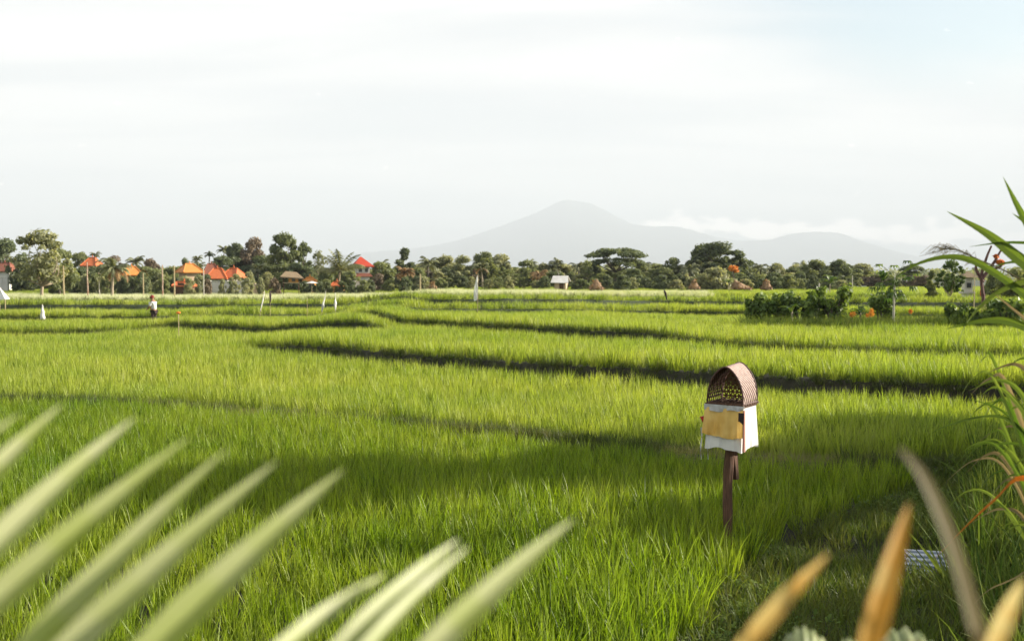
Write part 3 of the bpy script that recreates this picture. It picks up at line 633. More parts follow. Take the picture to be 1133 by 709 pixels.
# lower reeds
RB = Vector((3.35, 5.6, 0)); RB.z = g1(3.35, 5.6)
RD = empty('reed_clump', RB, 'dark thin arching reeds at the right edge below the cane', 'reeds'); ro_ = Vector(RB)
for pix, w, mt, vr in (([(1210, 640), (1170, 520), (1133, 440), (1105, 420), (1072, 432)], 8, 'cane', .6), ([(1210, 640), (1180, 500), (1150, 430), (1125, 403), (1092, 412)], 9, 'cane_dry', .3),
                       ([(1215, 640), (1165, 520), (1125, 470), (1090, 460), (1035, 476), (1032, 492)], 5, 'bush', .3), ([(1210, 640), (1180, 540), (1140, 490), (1110, 455), (1070, 440)], 6, 'cane', .2),
                       ([(1215, 650), (1190, 560), (1150, 480), (1120, 440), (1100, 428), (1082, 440)], 8, 'cane', .8), ([(1205, 650), (1180, 560), (1140, 500), (1110, 490), (1080, 500)], 6, 'cane', .3),
                       ([(1210, 640), (1160, 560), (1120, 530), (1100, 545), (1092, 570)], 5, 'cane_dry', .1), ([(1210, 640), (1170, 480), (1140, 400), (1110, 408)], 7, 'cane', .5),
                       ([(1205, 660), (1170, 600), (1130, 580), (1098, 600)], 6, 'bush', .8), ([(1210, 660), (1180, 610), (1120, 640), (1090, 655), (1060, 690)], 4, 'cane_dry', .9)):
    cane_leaf(pix, w, 5.6, mt, vr, parent=RD, org=ro_)
r_ = random.Random(12)
for k in range(28):
    x0 = r_.uniform(1150, 1215); x1 = r_.uniform(1100, 1160); yt_ = r_.uniform(395, 600); x2 = x1 - r_.uniform(25, 70); dd_ = r_.uniform(5.2, 6.4)
    cane_leaf([(x0, 690), ((x0 + x1) / 2 + 8, (690 + yt_) / 2), (x1, yt_ + 8), ((x1 + x2) / 2, yt_), (x2, yt_ + r_.uniform(12, 50))], r_.uniform(4, 7), dd_, r_.choice(['cane', 'cane', 'cane', 'bush', 'bush', 'cane_dry']), r_.random(), parent=RD, org=ro_)
OB = at(1178, 590, 4.4); OB.z = g1(OB.x, OB.y)
OL = empty('rust_leaf', OB, 'single long rust-orange dry leaf arching over the ditch', 'dry leaf')
cane_leaf([(1178, 720, 4.4), (1172, 560, 4.4), (1130, 528, 4.4), (1100, 552, 4.4), (1070, 580, 4.4), (1030, 622, 4.4)], 9, 4.4, 'rust', .4, parent=OL, org=Vector(OB), name='blade')
# undergrowth tufts right below the cane
def shrub(name, loc_, w, h, mat, label, cat, group=None, n=1400, size=.09, seed=0, stems=6):
    t = empty(name, loc_, label, cat, group); r = np.random.default_rng(seed); mb = MB(); P = []
    for k in range(stems):
        a = r.uniform(0, 6.283); e = Vector((math.cos(a) * w * .32, math.sin(a) * w * .32, h * r.uniform(.6, .95))); mb.tube([(0, 0, -.05), e * .5 + Vector((0, 0, h * .08)), e], [.03 * h, .018 * h, .006 * h], n=5); P.append(e)
    mb.build('stem', M['bark'], t)
    bl = [((p.x, p.y, p.z * .92), (w * r.uniform(.10, .18), w * r.uniform(.10, .18), h * r.uniform(.10, .20))) for p in P] + [((r.uniform(-.25, .25) * w, r.uniform(-.25, .25) * w, h * r.uniform(.3, .65)), (w * .2, w * .2, h * .2)) for _ in range(4)]
    link('foliage', leaves_mesh(bl, n, size, seed, shell=.2, fray=.18), mat, t); return t
def leaves_mesh(blobs, n, size, seed, shell=.55, up=.25, aspect=1.7, fray=.0):
    r = np.random.default_rng(seed); vol = np.array([b[1][0] * b[1][1] + b[1][2] * b[1][0] for b in blobs]); pick = r.choice(len(blobs), n, p=vol / vol.sum())
    C = np.array([b[0] for b in blobs])[pick]; Rr = np.array([b[1] for b in blobs])[pick]
    d = r.normal(0, 1, (n, 3)); d /= np.linalg.norm(d, axis=1)[:, None]; q = (shell + (1 - shell) * r.random(n) ** .6)[:, None] * (1 + fray * r.normal(0, 1, n))[:, None]
    P = C + d * Rr * q
    nrm = d + r.normal(0, .55, (n, 3)) + np.array([0, 0, up]); nrm /= np.linalg.norm(nrm, axis=1)[:, None]
    t = np.cross(nrm, r.normal(0, 1, (n, 3))); t /= np.linalg.norm(t, axis=1)[:, None]; b = np.cross(nrm, t); s = (size * r.uniform(.5, 1.35, n))[:, None]
    V = np.stack([P - t * s * aspect / 2, P - b * s * .5, P + t * s * aspect / 2 - nrm * s * .25, P + b * s * .5], 1).reshape(-1, 3)
    cv = r.random(len(blobs))[pick]; vv = np.clip(.55 * cv + .45 * r.random(n), 0, 1)
    return np_mesh('crown', V, np.arange(4 * n).reshape(n, 4), np.repeat(vv, 4))

# ---------------------------------------------------------------- trees
def limb_tree(blobs, h, tr, seed, lean=0, fork=.35, mat='bark'):
    r = random.Random(seed); mb = MB(); top = Vector((lean * h * fork, 0, h * fork))
    mb.tube(spline([(0, 0, -.3), (lean * h * fork * .3 + r.uniform(-.1, .1), r.uniform(-.1, .1), h * fork * .5), top], 7), [tr * (1.25 - .5 * i / 6) for i in range(7)], n=7)
    for c, rr in blobs[:14]:
        e = Vector(c); m_ = top.lerp(e, .5) + Vector((r.uniform(-.1, .1) * h, r.uniform(-.1, .1) * h, -.03 * h)); mb.tube(spline([top, m_, e], 6), [tr * .6, tr * .5, tr * .4, tr * .28, tr * .18, tr * .08], n=5)
    return mb.mesh('trunk', True)
KINDS = {}
def kind(name, variants): KINDS[name] = variants
def blobs_round(w, h, n, seed, low=.2, r0=.17, top=1.0):
    r = random.Random(seed); out = []
    for k in range(n):
        a = r.uniform(0, 6.283); v = r.random(); z = h * (low + (top - low - .12) * v); q = w * .5 * math.sqrt(max(.05, 1 - ((v - .35) / .72) ** 2)) * r.uniform(.35, .82)
        s = r.uniform(.7, 1.3) * r0 * w; out.append(((math.cos(a) * q, math.sin(a) * q, z), (s, s, s * .75)))
    out.append(((0, 0, h * (low + .2)), (w * .26, w * .26, h * .2))); out.append(((0, 0, h * .86), (w * .2, w * .2, h * .12)))
    return out
def blobs_umbrella(w, h, n, seed):
    r = random.Random(seed); out = []
    for k in range(n):
        a = r.uniform(0, 6.283); q = w * .5 * math.sqrt(r.random()) * .86; z = h * (.90 - .20 * (q / (w * .5)) ** 2 - (.0 if r.random() < .6 else .2)); s = w * r.uniform(.08, .14)
        out.append(((math.cos(a) * q, math.sin(a) * q, z), (s, s, s * .38)))
    return out
def proto(kind_, v):
    s = sum(map(ord, kind_)) * 17 + v * 101
    if kind_ == 'round': b = blobs_round(8, 9, 30, s, r0=.135); return limb_tree(b, 9, .22, s), leaves_mesh(b, 6000, .34, s, shell=.3, fray=.12), 8., 9., 'bark'
    if kind_ == 'big': b = blobs_round(11, 11, 52, s, low=.24, r0=.085); return limb_tree(b, 11, .4, s), leaves_mesh(b, 10500, .34, s, shell=.3, fray=.12), 11., 11., 'bark'
    if kind_ == 'umbrella': b = blobs_umbrella(11, 8.5, 70, s); return limb_tree(b, 8.5, .25, s, fork=.4), leaves_mesh(b, 6000, .30, s, shell=.3, up=.8), 11., 8.5, 'bark'
    if kind_ == 'oval': b = blobs_round(4.5, 9, 24, s, low=.15, r0=.13); return limb_tree(b, 9, .16, s), leaves_mesh(b, 4000, .30, s, shell=.3, fray=.12), 4.5, 9., 'bark'
    if kind_ == 'loose': b = blobs_round(8, 9, 40, s, low=.28, r0=.075); return limb_tree(b, 9, .2, s, fork=.2), leaves_mesh(b, 4200, .27, s, shell=.2, fray=.12), 8., 9., 'bark_pale'
    if kind_ == 'airy': b = blobs_round(6, 9, 18, s, low=.4, r0=.07); return limb_tree(b, 9, .10, s, fork=.4), leaves_mesh(b, 1100, .26, s, shell=.2, fray=.15), 6., 9., 'bark_pale'
    if kind_ == 'low': b = blobs_round(7, 4.5, 26, s, low=.02, r0=.11); return limb_tree(b, 4.5, .13, s), leaves_mesh(b, 4600, .28, s, shell=.3, fray=.14), 7., 4.5, 'bark'
def palm_mesh(H, nf, FL, seed, droop=1.0, dry=0, lean=.1, up=0.0):
    r = random.Random(seed); tr = MB(); top = Vector((lean * H, r.uniform(-.03, .03) * H, H))
    tr.tube(spline([(0, 0, -.3), (lean * H * .15, 0, H * .4), top], 10), [.17 - .07 * i / 9 for i in range(10)], n=7)
    cr = MB(); dr = MB()
    for k in range(nf):
        a = k * 2.4 + r.uniform(-.2, .2); el0 = r.uniform(-.25, 1.15) + up; L = FL * r.uniform(.8, 1.1); tgt = dr if (el0 < -.1 and dry) else cr
        p = top.copy(); e = el0; h = Vector((math.cos(a), math.sin(a), 0)); pts = [p.copy()]
        for i in range(8): p = p + (h * math.cos(e) + Vector((0, 0, math.sin(e)))) * L / 8; e -= (.30 * droop) * (i + 1) / 5; pts.append(p.copy())
        sd = h.cross(Vector((0, 0, 1)))
        vr = r.random(); tgt.tube(pts, [.03, .03, .025, .022, .02, .016, .012, .01, .006], n=3, var=vr)
        m_ = 22
        sp = spline(pts, m_)
        for i in range(2, m_):
            t = i / (m_ - 1); q = sp[i]; tang = (sp[i] - sp[i - 1]).normalized(); ll = L * .30 * (math.sin(math.pi * (.12 + .85 * t)) ** .7)
            for s in (-1, 1):
                d = (sd * s * .8 + tang * .55 + Vector((0, 0, -.45 - r.uniform(0, .5)))).normalized(); w = tang * .075
                tgt.add([q - w, q + w, q + d * ll], [(0, 1, 2)], var=min(1, max(0, vr + r.uniform(-.3, .3))))
    for k in range(4): cr.ell(top + Vector((math.cos(k * 1.6) * .2, math.sin(k * 1.6) * .2, -.25)), (.13, .13, .15), 6, 5)
    return tr.mesh('trunk', True), cr.mesh('crown'), dr.mesh('dry') if dr.v else None
PC = {}; TREES = []; cnt = {}
def tree(px, ytop, wpx, kd, d, label, mat='t_mid', group=None, name=None, ybase=None, lean=0, cat='tree'):
    g = gpt(px, d); H = at(px, ytop, d).z - g.z; W = wpx / FPX * d; cnt[kd] = cnt.get(kd, 0) + 1
    if kd == 'palm' or kd == 'palm_up' or kd == 'palm_dry':
        v = cnt[kd] % 3; key = (kd, v, round(H / 2), mat)
        if key not in PC:
            FL = max(W / 2, .9); PC[key] = palm_mesh(H * (.80 if kd != 'palm_up' else .50), 18 if kd != 'palm_dry' else 22, FL * 1.15, 7 + v * 3 + len(PC), droop=.9 if kd != 'palm_up' else .45, dry=kd == 'palm_dry', lean=(-.06, .05, .09)[v], up=.35 if kd == 'palm_up' else 0) + (H,)
        tm, cm, dm, H0 = PC[key]; t = empty(name or 'palm_tree', g, label, cat, group, rz=cnt[kd] * 1.3 if kd == 'palm' else 0); s = H / H0; t.scale = (s, s, s)
        link('trunk', tm, M['bark_pale'] if kd != 'palm' else M['bark'], t); link('crown', cm, M[mat], t)
        if dm: link('dead_fronds', dm, M['palm_dry'], t)
        return t
    v = cnt[kd] % 4; key = (kd, v, mat)
    if key not in PC:
        tm, cm, w0, h0, bm = proto(kd, v); tm.materials.append(M[bm]); cm.materials.append(M[mat]); PC[key] = (tm, cm, w0, h0)
    tm, cm, w0, h0 = PC[key]; t = empty(name or {'umbrella': 'umbrella_tree', 'low': 'small_tree', 'big': 'large_tree'}.get(kd, 'broadleaf_tree'), g, label, cat, group, rz=cnt[kd] * 2.1)
    t.scale = (W / w0, W / w0, H / h0)
    link('trunk', tm, None, t); link('crown', cm, None, t); return t
def low(px0, px1, y0, y1, n, label, group, mats=('t_mid', 't_dark', 't_pale'), d0=150, d1=185, w=30, seed=1, kinds=('low', 'round', 'oval', 'loose')):
    r = random.Random(seed)
    for i in range(n):
        px = px0 + (px1 - px0) * (i + .5) / n + r.uniform(-4, 4); kd = r.choice(kinds)
        tree(px, r.uniform(y0, y1), w * r.uniform(.75, 1.25) * (.6 if kd == 'oval' else 1), kd, r.uniform(d0, d1), label, r.choice(mats), group)
# left edge to the houses
tree(8, 262, 46, 'round', 170, 'dark green tree at the far left above the reddish roof', 't_dark')
tree(24, 284, 40, 'low', 150, 'dark low tree under the pale-limbed tree at far left', 't_dark')
tree(47, 251, 74, 'loose', 105, 'large open tree with pale branching limbs at far left', 't_pale')
tree(66, 272, 40, 'round', 125, 'green tree just right of the large pale-limbed tree', 't_mid')
tree(90, 276, 22, 'umbrella', 178, 'small grey flat-crowned tree beside the finial-topped orange roof', 't_mid')
tree(106, 272, 13, 'palm', 190, 'thin palm rising behind the finial-topped orange roof', 'palm')
low(62, 118, 290, 298, 5, 'dense dark green tree below the finial-topped orange roof', 'dark trees below the finial-topped roof', ('t_dark', 't_mid'), 140, 165, 32, 2, ('low', 'round'))
tree(128, 281, 34, 'loose', 172, 'reddish-brown tree behind the roof with the white gable', 't_red')
tree(124, 287, 40, 'palm_dry', 100, 'short palm with hanging dead fronds left of the white-gabled roof', 'palm')
tree(153, 282, 24, 'palm', 176, 'palm right behind the white-gabled roof', 'palm')
tree(167, 285, 26, 'round', 182, 'reddish round tree right of the white-gabled roof', 't_red')
low(138, 196, 290, 300, 6, 'dense green tree between the white-gabled roof and the two amber roofs', 'green trees left of the amber roof', ('t_mid', 't_dark'), 145, 170, 30, 3, ('low', 'round'))
tree(205, 284, 18, 'round', 210, 'small dark round tree above the amber roof', 't_dark')
tree(217, 278, 14, 'palm', 205, 'shortest of the three slender palms above the orange roofs', 'palm')
tree(231, 272, 18, 'palm', 200, 'middle of the three slender palms above the orange roofs', 'palm')
tree(245, 266, 18, 'palm', 200, 'tallest of the three slender palms above the orange roofs', 'palm')
tree(262, 267, 34, 'round', 185, 'dark round-topped tree beside the tallest slender palm', 't_dark')
tree(281, 261, 32, 'round', 183, 'tree with a reddish-brown top above the red roofs', 't_red')
low(244, 300, 276, 284, 5, 'blackish green tree massed behind the red roofs', 'dark trees massed behind the red roofs', ('t_dark',), 178, 190, 38, 4, ('round',))
tree(316, 256, 48, 'big', 165, 'tallest tree of the left half with a rounded top behind the stilt hut', 't_mid')
tree(336, 266, 24, 'oval', 166, 'narrow tree leaning out right of the tall rounded tree', 't_dark')
low(292, 345, 284, 294, 4, 'dark tree under the tall rounded tree by the stilt hut', 'dark trees behind the stilt hut', ('t_dark', 't_mid'), 160, 172, 34, 5, ('round', 'low'))
tree(353, 275, 24, 'airy', 160, 'sparse see-through pale tree beside the spreading palm', 't_pale')
tree(375, 271, 56, 'palm_up', 140, 'large spreading dark palm with raised fronds left of the red-roofed white house', 'palm')
low(352, 392, 292, 300, 4, 'dark tree under the large spreading palm', 'dark trees under the spreading palm', ('t_dark', 't_mid'), 150, 165, 28, 6, ('low',))
low(255, 300, 300, 306, 3, 'pale olive bush between the red roofs and the stilt hut', 'olive bushes left of the stilt hut', ('t_pale',), 135, 145, 24, 16, ('low', 'loose'))
tree(422, 289, 36, 'round', 165, 'bright dark-green tree right beside the red-roofed white house', 't_mid')
tree(448, 273, 26, 'oval', 175, 'tall oval dark tree between the white house and the white flag', 't_dark')
tree(446, 296, 26, 'palm_dry', 145, 'orange-brown withered palm below the tall oval tree', 'palm_dry')
tree(474, 284, 26, 'palm', 160, 'dark palm right of the tall oval tree', 'palm')
tree(492, 281, 34, 'round', 172, 'olive round tree left of the tall white flag', 't_pale')
tree(512, 281, 34, 'round', 168, 'broad olive tree directly behind the tall white flag', 't_pale')
tree(537, 277, 36, 'round', 170, 'tall olive tree just right of the tall white flag', 't_mid')
tree(534, 290, 22, 'palm_dry', 148, 'palm with a pale orange trunk just right of the tall white flag', 'palm')
tree(553, 280, 34, 'round', 176, 'greyish round tree second right of the tall white flag', 't_pale')
low(405, 560, 294, 303, 15, 'low tree in the treeline between the white house and the tall white flag', 'low trees behind the tall white flag', ('t_mid', 't_pale', 't_dark', 't_red'), 150, 182, 28, 7)
tree(583, 286, 26, 'round', 168, 'neat round tree left of the white-roofed hut', 't_mid')
tree(601, 290, 22, 'oval', 172, 'small oval tree immediately left of the white-roofed hut', 't_pale')
tree(618, 284, 22, 'palm', 172, 'dark palm standing above the white-roofed hut', 'palm')
tree(595, 300, 22, 'palm_dry', 146, 'orange withered palm left of the white-roofed hut', 'palm_dry')
low(560, 645, 296, 304, 8, 'low tree around the white-roofed hut', 'low trees around the white-roofed hut', ('t_mid', 't_pale', 't_dark'), 158, 185, 28, 8)
tree(681, 271, 72, 'umbrella', 165, 'wide flat-topped umbrella-crowned tree right of the white-roofed hut', 't_dark')
tree(650, 286, 24, 'airy', 160, 'sparse tree under the left side of the umbrella-crowned tree', 't_mid')
low(640, 745, 291, 302, 10, 'low tree beneath and right of the umbrella-crowned tree', 'low trees under the umbrella-crowned tree', ('t_mid', 't_pale', 't_dark'), 150, 175, 32, 9)
tree(744, 284, 26, 'round', 170, 'round tree midway between the umbrella-crowned and the massive tree', 't_mid')
tree(763, 292, 26, 'palm', 152, 'grey palm in front of the massive tree, at its left', 'palm')
tree(795, 266, 76, 'big', 168, 'massive dense dark tree, the largest of the right half', 't_dark')
tree(778, 268, 44, 'big', 172, 'dark tree grown into the left side of the massive tree', 't_dark')
tree(822, 284, 34, 'round', 170, 'dark tree at the right foot of the massive tree', 't_dark')
tree(791, 295, 50, 'low', 138, 'pale green domed tree in front of the massive tree', 't_pale')
low(745, 850, 298, 306, 8, 'low tree along the foot of the massive tree', 'low trees at the foot of the massive tree', ('t_mid', 't_dark'), 152, 175, 28, 10)
tree(842, 291, 22, 'palm', 165, 'palm between the massive tree and the two round trees', 'palm')
tree(858, 290, 26, 'round', 175, 'pale crowned tree left of the two round trees', 't_pale')
tree(878, 295, 26, 'round', 170, 'small dark tree touching the left of the two round trees', 't_dark')
tree(903, 286, 42, 'round', 165, 'left of the two wide round dark trees', 't_mid')
tree(929, 286, 32, 'round', 165, 'right of the two wide round dark trees', 't_dark')
low(835, 945, 300, 307, 8, 'low tree in front of the two round dark trees', 'low trees near the two round dark trees', ('t_dark', 't_mid'), 155, 175, 28, 11)
low(942, 1030, 300, 308, 8, 'low distant tree between the right round tree and the flat dark crown', 'low distant trees behind the papaya', ('t_pale', 't_mid', 't_red'), 170, 200, 24, 12, ('low', 'round'))
tree(1008, 291, 26, 'umbrella', 175, 'dark flat-crowned distant tree right of the papaya', 't_dark')
tree(1031, 298, 18, 'oval', 74, 'small dark shrub tree left of the near green tree', 't_mid')
tree(1052, 285, 34, 'loose', 72, 'green tree nearer than the treeline, under the cane leaves', 't_fresh')
tree(1100, 300, 30, 'low', 82, 'leafy tree behind the red-wrapped post', 't_mid')
tree(1124, 294, 40, 'round', 75, 'dark leafy tree at the right edge behind the cane', 't_mid')
tree(1150, 284, 60, 'round', 90, 'tree cut by the right edge of the view', 't_dark')
low(-10, 205, 292, 300, 9, 'green tree filling the treeline behind the left houses', 'trees filling the left treeline', ('t_mid', 't_dark', 't_pale'), 176, 190, 42, 41, ('low', 'round'))
low(300, 420, 290, 298, 7, 'tree filling the treeline behind the stilt hut and the spreading palm', 'trees filling the treeline behind the hut', ('t_mid', 't_dark', 't_pale'), 176, 190, 42, 42, ('low', 'round'))
low(420, 650, 289, 297, 15, 'tree filling the treeline behind the tall white flag', 'trees filling the middle treeline', ('t_mid', 't_pale', 't_pale', 't_dark'), 184, 196, 44, 43, ('low', 'round'))
low(650, 960, 290, 298, 18, 'tree filling the treeline under the mountain right of the umbrella crown', 'trees filling the right treeline', ('t_mid', 't_dark', 't_pale'), 184, 196, 44, 44, ('low', 'round'))
low(60, 205, 303, 309, 9, 'bush along the straw field in front of the left houses', 'bushes before the left houses', ('t_dark', 't_mid', 't_pale'), 126, 140, 24, 31, ('low',))
low(205, 312, 306, 312, 7, 'scrubby bush in front of the white garden wall', 'scrub before the garden wall', ('t_pale', 't_mid', 't_red'), 122, 128, 15, 32, ('low',))
low(330, 420, 306, 311, 7, 'bush between the stilt hut and the red-roofed white house', 'bushes right of the stilt hut', ('t_dark', 't_mid'), 130, 134, 18, 33, ('low',))
low(425, 612, 303, 310, 14, 'olive bush along the field edge left of the white-roofed hut', 'bushes left of the white-roofed hut', ('t_pale', 't_mid', 't_dark'), 136, 146, 20, 34, ('low', 'loose'))
low(634, 940, 303, 310, 20, 'bush along the field edge right of the white-roofed hut', 'bushes right of the white-roofed hut', ('t_mid', 't_dark', 't_pale'), 136, 146, 21, 35, ('low',))
low(410, 650, 284, 293, 9, 'feathery palm rising from the treeline behind the tall white flag', 'palms of the middle treeline', ('palm',), 165, 182, 34, 51, ('palm',))
low(655, 945, 288, 297, 8, 'feathery palm in the treeline right of the umbrella-crowned tree', 'palms of the right treeline', ('palm',), 160, 180, 32, 52, ('palm',))
low(112, 300, 288, 298, 6, 'feathery palm among the orange-roofed houses', 'palms among the left houses', ('palm',), 160, 176, 30, 53, ('palm',))
low(84, 238, 300, 306, 11, 'green bush hiding the walls of the left houses', 'bushes hiding the house walls', ('t_mid', 't_pale', 't_dark'), 126, 134, 19, 54, ('low',))
# trees beyond the right edge throw the shade across the near rice
def shade_tree(x, y, w, h, label, kd='round', mat='t_fresh'):
    v = cnt.get('sh', 0); cnt['sh'] = v + 1
    b = blobs_round(8, 9, 30, 77 + v, r0=.13); tm, w0, h0, bm = limb_tree(b, 9, .22, v), 8., 9., 'bark'; cm = leaves_mesh(b, 16000, .19, v, shell=.3, fray=.12); tm.materials.append(M[bm]); cm.materials.append(M[mat])
    t = empty('shade_tree', (x, y, g1(x, y)), label, 'tree'); t.scale = (w / w0, w / w0, h / h0); link('trunk', tm, None, t); link('crown', cm, None, t)
SHADE = [(13.6, 17.8, 6.0, 9.1, 'leafy tree beyond the right edge that shades the near rice'), (17.5, 19.6, 6.0, 10.6, 'taller leafy tree farther beyond the right edge'),
         (11.5, 13.6, 4.4, 4.7, 'low leafy tree beyond the right edge behind the ditch'), (8.8, 9.9, 2.8, 3.0, 'small leafy tree beyond the right edge near the ditch')]
for s in SHADE: shade_tree(*s)

# ---------------------------------------------------------------- garden bushes at the right
gb = [(834, 330, 18, 1), (849, 321, 26, 2), (866, 324, 22, 3), (886, 319, 34, 4), (923, 315, 40, 5), (976, 318, 30, 6), (1058, 334, 26, 7), (1084, 342, 24, 8), (1112, 330, 44, 9)]
lb = ['leftmost low bush of the garden row', 'second bush of the garden row, light topped', 'third dark bush of the garden row', 'widest bush of the garden row beside the pale gap', 'tall rounded dark bush between the garden row and the orange flowers',
      'bush just left of the papaya trunk', 'small round dark bush right of the dry weeds', 'low bush under the white drooping cane leaf', 'large dark bush at the right edge']
for (px, yt, w, sd), l in zip(gb, lb):
    d = 50 if px < 1000 else 47.5; g = gpt(px, d); H = at(px, yt, d).z - g.z; shrub('bush', g, w / FPX * d * 1.15, H, M['bush'], l, 'bush', 'bushes of the garden strip', n=1300, size=.15, seed=sd, stems=9)
# papaya
g = gpt(989, 47.5); H = at(989, 306, 47.5).z - g.z
PT = empty('papaya_tree', g, 'papaya tree with a bare whitish trunk and a drooping leaf crown', 'papaya tree')
mb = MB(); mb.tube(spline([(0, 0, -.2), (.01, 0, H * .5), (.04, 0, H)], 9), [.065, .06, .055, .055, .05, .05, .045, .04, .035], n=8); mb.build('trunk', M['white_pole'], PT, smooth=True)
mb = MB(); r_ = random.Random(5)
for k in range(20):
    a = k * 2.4; el = r_.uniform(-.9, .9); L = r_.uniform(.6, 1.15); h = Vector((math.cos(a), math.sin(a), 0)); o0 = Vector((.04, 0, H - .1 - .04 * (k % 5)))
    p = o0 + (h * math.cos(el) + Vector((0, 0, math.sin(el)))) * L; mb.tube([o0, o0.lerp(p, .5) + Vector((0, 0, .08)), p], [.014, .012, .009], n=4, var=.9)
    vv = r_.random()
    for j in range(7):
        b_ = (j - 3) * .5; d = (Matrix.Rotation(b_, 3, 'Z') @ h); ll = .36 * (1 - .08 * abs(j - 3)); mb.ribbon([p, p + d * ll * .5 + Vector((0, 0, .02)), p + d * ll + Vector((0, 0, -.14 - .1 * (el < 0)))], [.05, .13, .01], fold=.15, var=vv)
mb.build('crown', M['papaya'], PT)
mb = MB()
for k in range(7): mb.ell((.04 + math.cos(k) * .1, math.sin(k) * .1, H - .25 - .07 * (k % 4)), (.07, .07, .11), 8, 6)
mb.build('fruit', M['bush'], PT, smooth=True)
# second, distant papaya
g = gpt(975, 80)
def leafy_stem(px, ytop, d, label, nm, cat, L=.8, mat='papaya', nlv=9, w=.18, stem='bark_pale'):
    g = gpt(px, d); H = at(px, ytop, d).z - g.z; t = empty(nm, g, label, cat); mb = MB(); mb.tube([(0, 0, -.1), (.03, 0, H * .6), (.0, 0, H * .85)], [.06, .05, .035], n=6); mb.build('stem', M[stem], t)
    mb = MB(); r = random.Random(px)
    for k in range(nlv):
        a = k * 2.4 + r.random(); h = Vector((math.cos(a), math.sin(a), 0)); e = r.uniform(.2, 1.1); b = Vector((0, 0, H * (.62 + .2 * r.random()))); m_ = b + (h * math.cos(e) + Vector((0, 0, math.sin(e)))) * L * .55; p = m_ + h * L * .45 + Vector((0, 0, -.1 * L))
        mb.ribbon(spline([b, m_, p], 7), [w * .3, w * .8, w, w, w * .8, w * .5, .01], fold=.25, var=r.random())
    mb.build('leaves', M[mat], t); return t
leafy_stem(976, 300, 70, 'small banana-like plant left behind the papaya', 'banana_plant', 'banana plant', 1.2, w=.35)
leafy_stem(918, 306, 110, 'pale small banana plant in front of the right round tree', 'banana_plant', 'banana plant', 1.4, w=.4)
leafy_stem(952, 338, 49, 'broad-leaved plant with an upright pale leaf beside the orange flowers', 'broadleaf_plant', 'plant', .6, w=.22)
leafy_stem(876, 335, 48.5, 'broad pale leaf plant in front of the widest garden bush', 'broadleaf_plant', 'plant', .7, w=.2)
leafy_stem(276, 309, 128, 'small bright green banana plant before the white garden wall', 'banana_plant', 'banana plant', 1.1, w=.35)
leafy_stem(255, 310, 128, 'green banana plant at the middle of the white garden wall', 'banana_plant', 'banana plant', 1.0, w=.35)
leafy_stem(806, 307, 130, 'yellow-green banana plant by the slanting thatched shelter', 'banana_plant', 'banana plant', 1.0, w=.3)
def flowers(px, py, d, n, s, label):
    g = gpt(px, d); z = at(px, py, d).z - g.z; t = empty('flower_plant', g, label, 'flower'); mb = MB(); st = MB(); r = random.Random(px)
    for k in range(n):
        c = Vector((r.uniform(-s, s), r.uniform(-.1, .1), z + r.uniform(-s, s))); st.tube([(c.x * .3, 0, 0), c], [.015, .01], n=4)
        for j in range(6):
            a = j * 1.05; d_ = Vector((math.cos(a), -.4, math.sin(a))); mb.ribbon([c, c + d_ * .07, c + d_ * .13], [.03, .08, .01], side=Vector((-math.sin(a), 0, math.cos(a))))
    mb.build('petals', M['flower'], t); st.build('stem', M['cane'], t)
X, Y = jgrid(46.2, 47.6, .26, .4, 27); k = garden(X, np.full(len(X), 48.)) & (X > (822 - CX) / FPX * 47)
scatter('fresh_weeds', 'tall', np.stack([X[k], Y[k], G(X[k], Y[k])], -1), 'fresh tall grass along the front of the garden bushes', .75, 1.25, 34)
flowers(963, 346, 47, 5, .13, 'bright orange flowers left of the papaya trunk'); flowers(943, 347, 48, 3, .10, 'smaller orange flowers beside the pale broad leaf'); flowers(1007, 345, 49, 2, .06, 'yellow-orange flower among the dry weeds')

# ---------------------------------------------------------------- poles, flags, cloths in the fields
def pole(px, yt, d, label, mat='white_pole', r=.06, tilt=0, cat='pole', yb=None, name='wooden_pole'):
    g = gpt(px, d); H = at(px, yt, d).z - g.z; t = tag(MB(), ) if 0 else None
    rr = random.Random(int(px * 7)); mb = MB(); n = 7; mb.tube([(tilt * H * i / n + rr.uniform(-.02, .02), 0, -.2 + (H + .2) * i / n) for i in range(n + 1)], [r * (1.1 - .35 * i / n) for i in range(n + 1)], n=6)
    return tag(mb.build(name, M[mat], None, loc=g), label, cat)
pole(70.5, 294, 104, 'pale bare trunk pole right of the large pale-limbed tree', 'bamboo', .09)
pole(97, 290, 104, 'reddish-brown pole with a whitish lower half', 'rust_pole', .07)
pole(110, 311, 100, 'short thin white pole left of the dead-fronded palm', 'white_pole', .05)
pole(158.5, 302, 104, 'pale crooked pole right of the white-gabled roof', 'bamboo', .07)
pole(180, 293, 104, 'brown-topped tall pole left of the amber roof', 'rust_pole', .07)
pole(193, 294, 104, 'mossy yellowish pole beside the low orange tin roof', 'bamboo', .08)
pole(225.5, 292, 96, 'tall thin pale pole in front of the orange roofs', 'white_pole', .045)
pole(465, 303, 128, 'short pale post at the edge of the trees right of the withered palm', 'bamboo', .13)
pole(339.5, 329, 60, 'thin slightly bent bamboo stick left of the two white cloth stakes', 'bamboo', .018)
pole(943, 305, 90, 'white pole standing in the rice left of the papaya', 'white_pole', .05)
pole(906, 313, 51, 'pale stake beside the tall rounded garden bush', 'white_pole', .04)
pole(1078, 300, 66, 'thin pole by the whitish shrine at right', 'bamboo', .04)
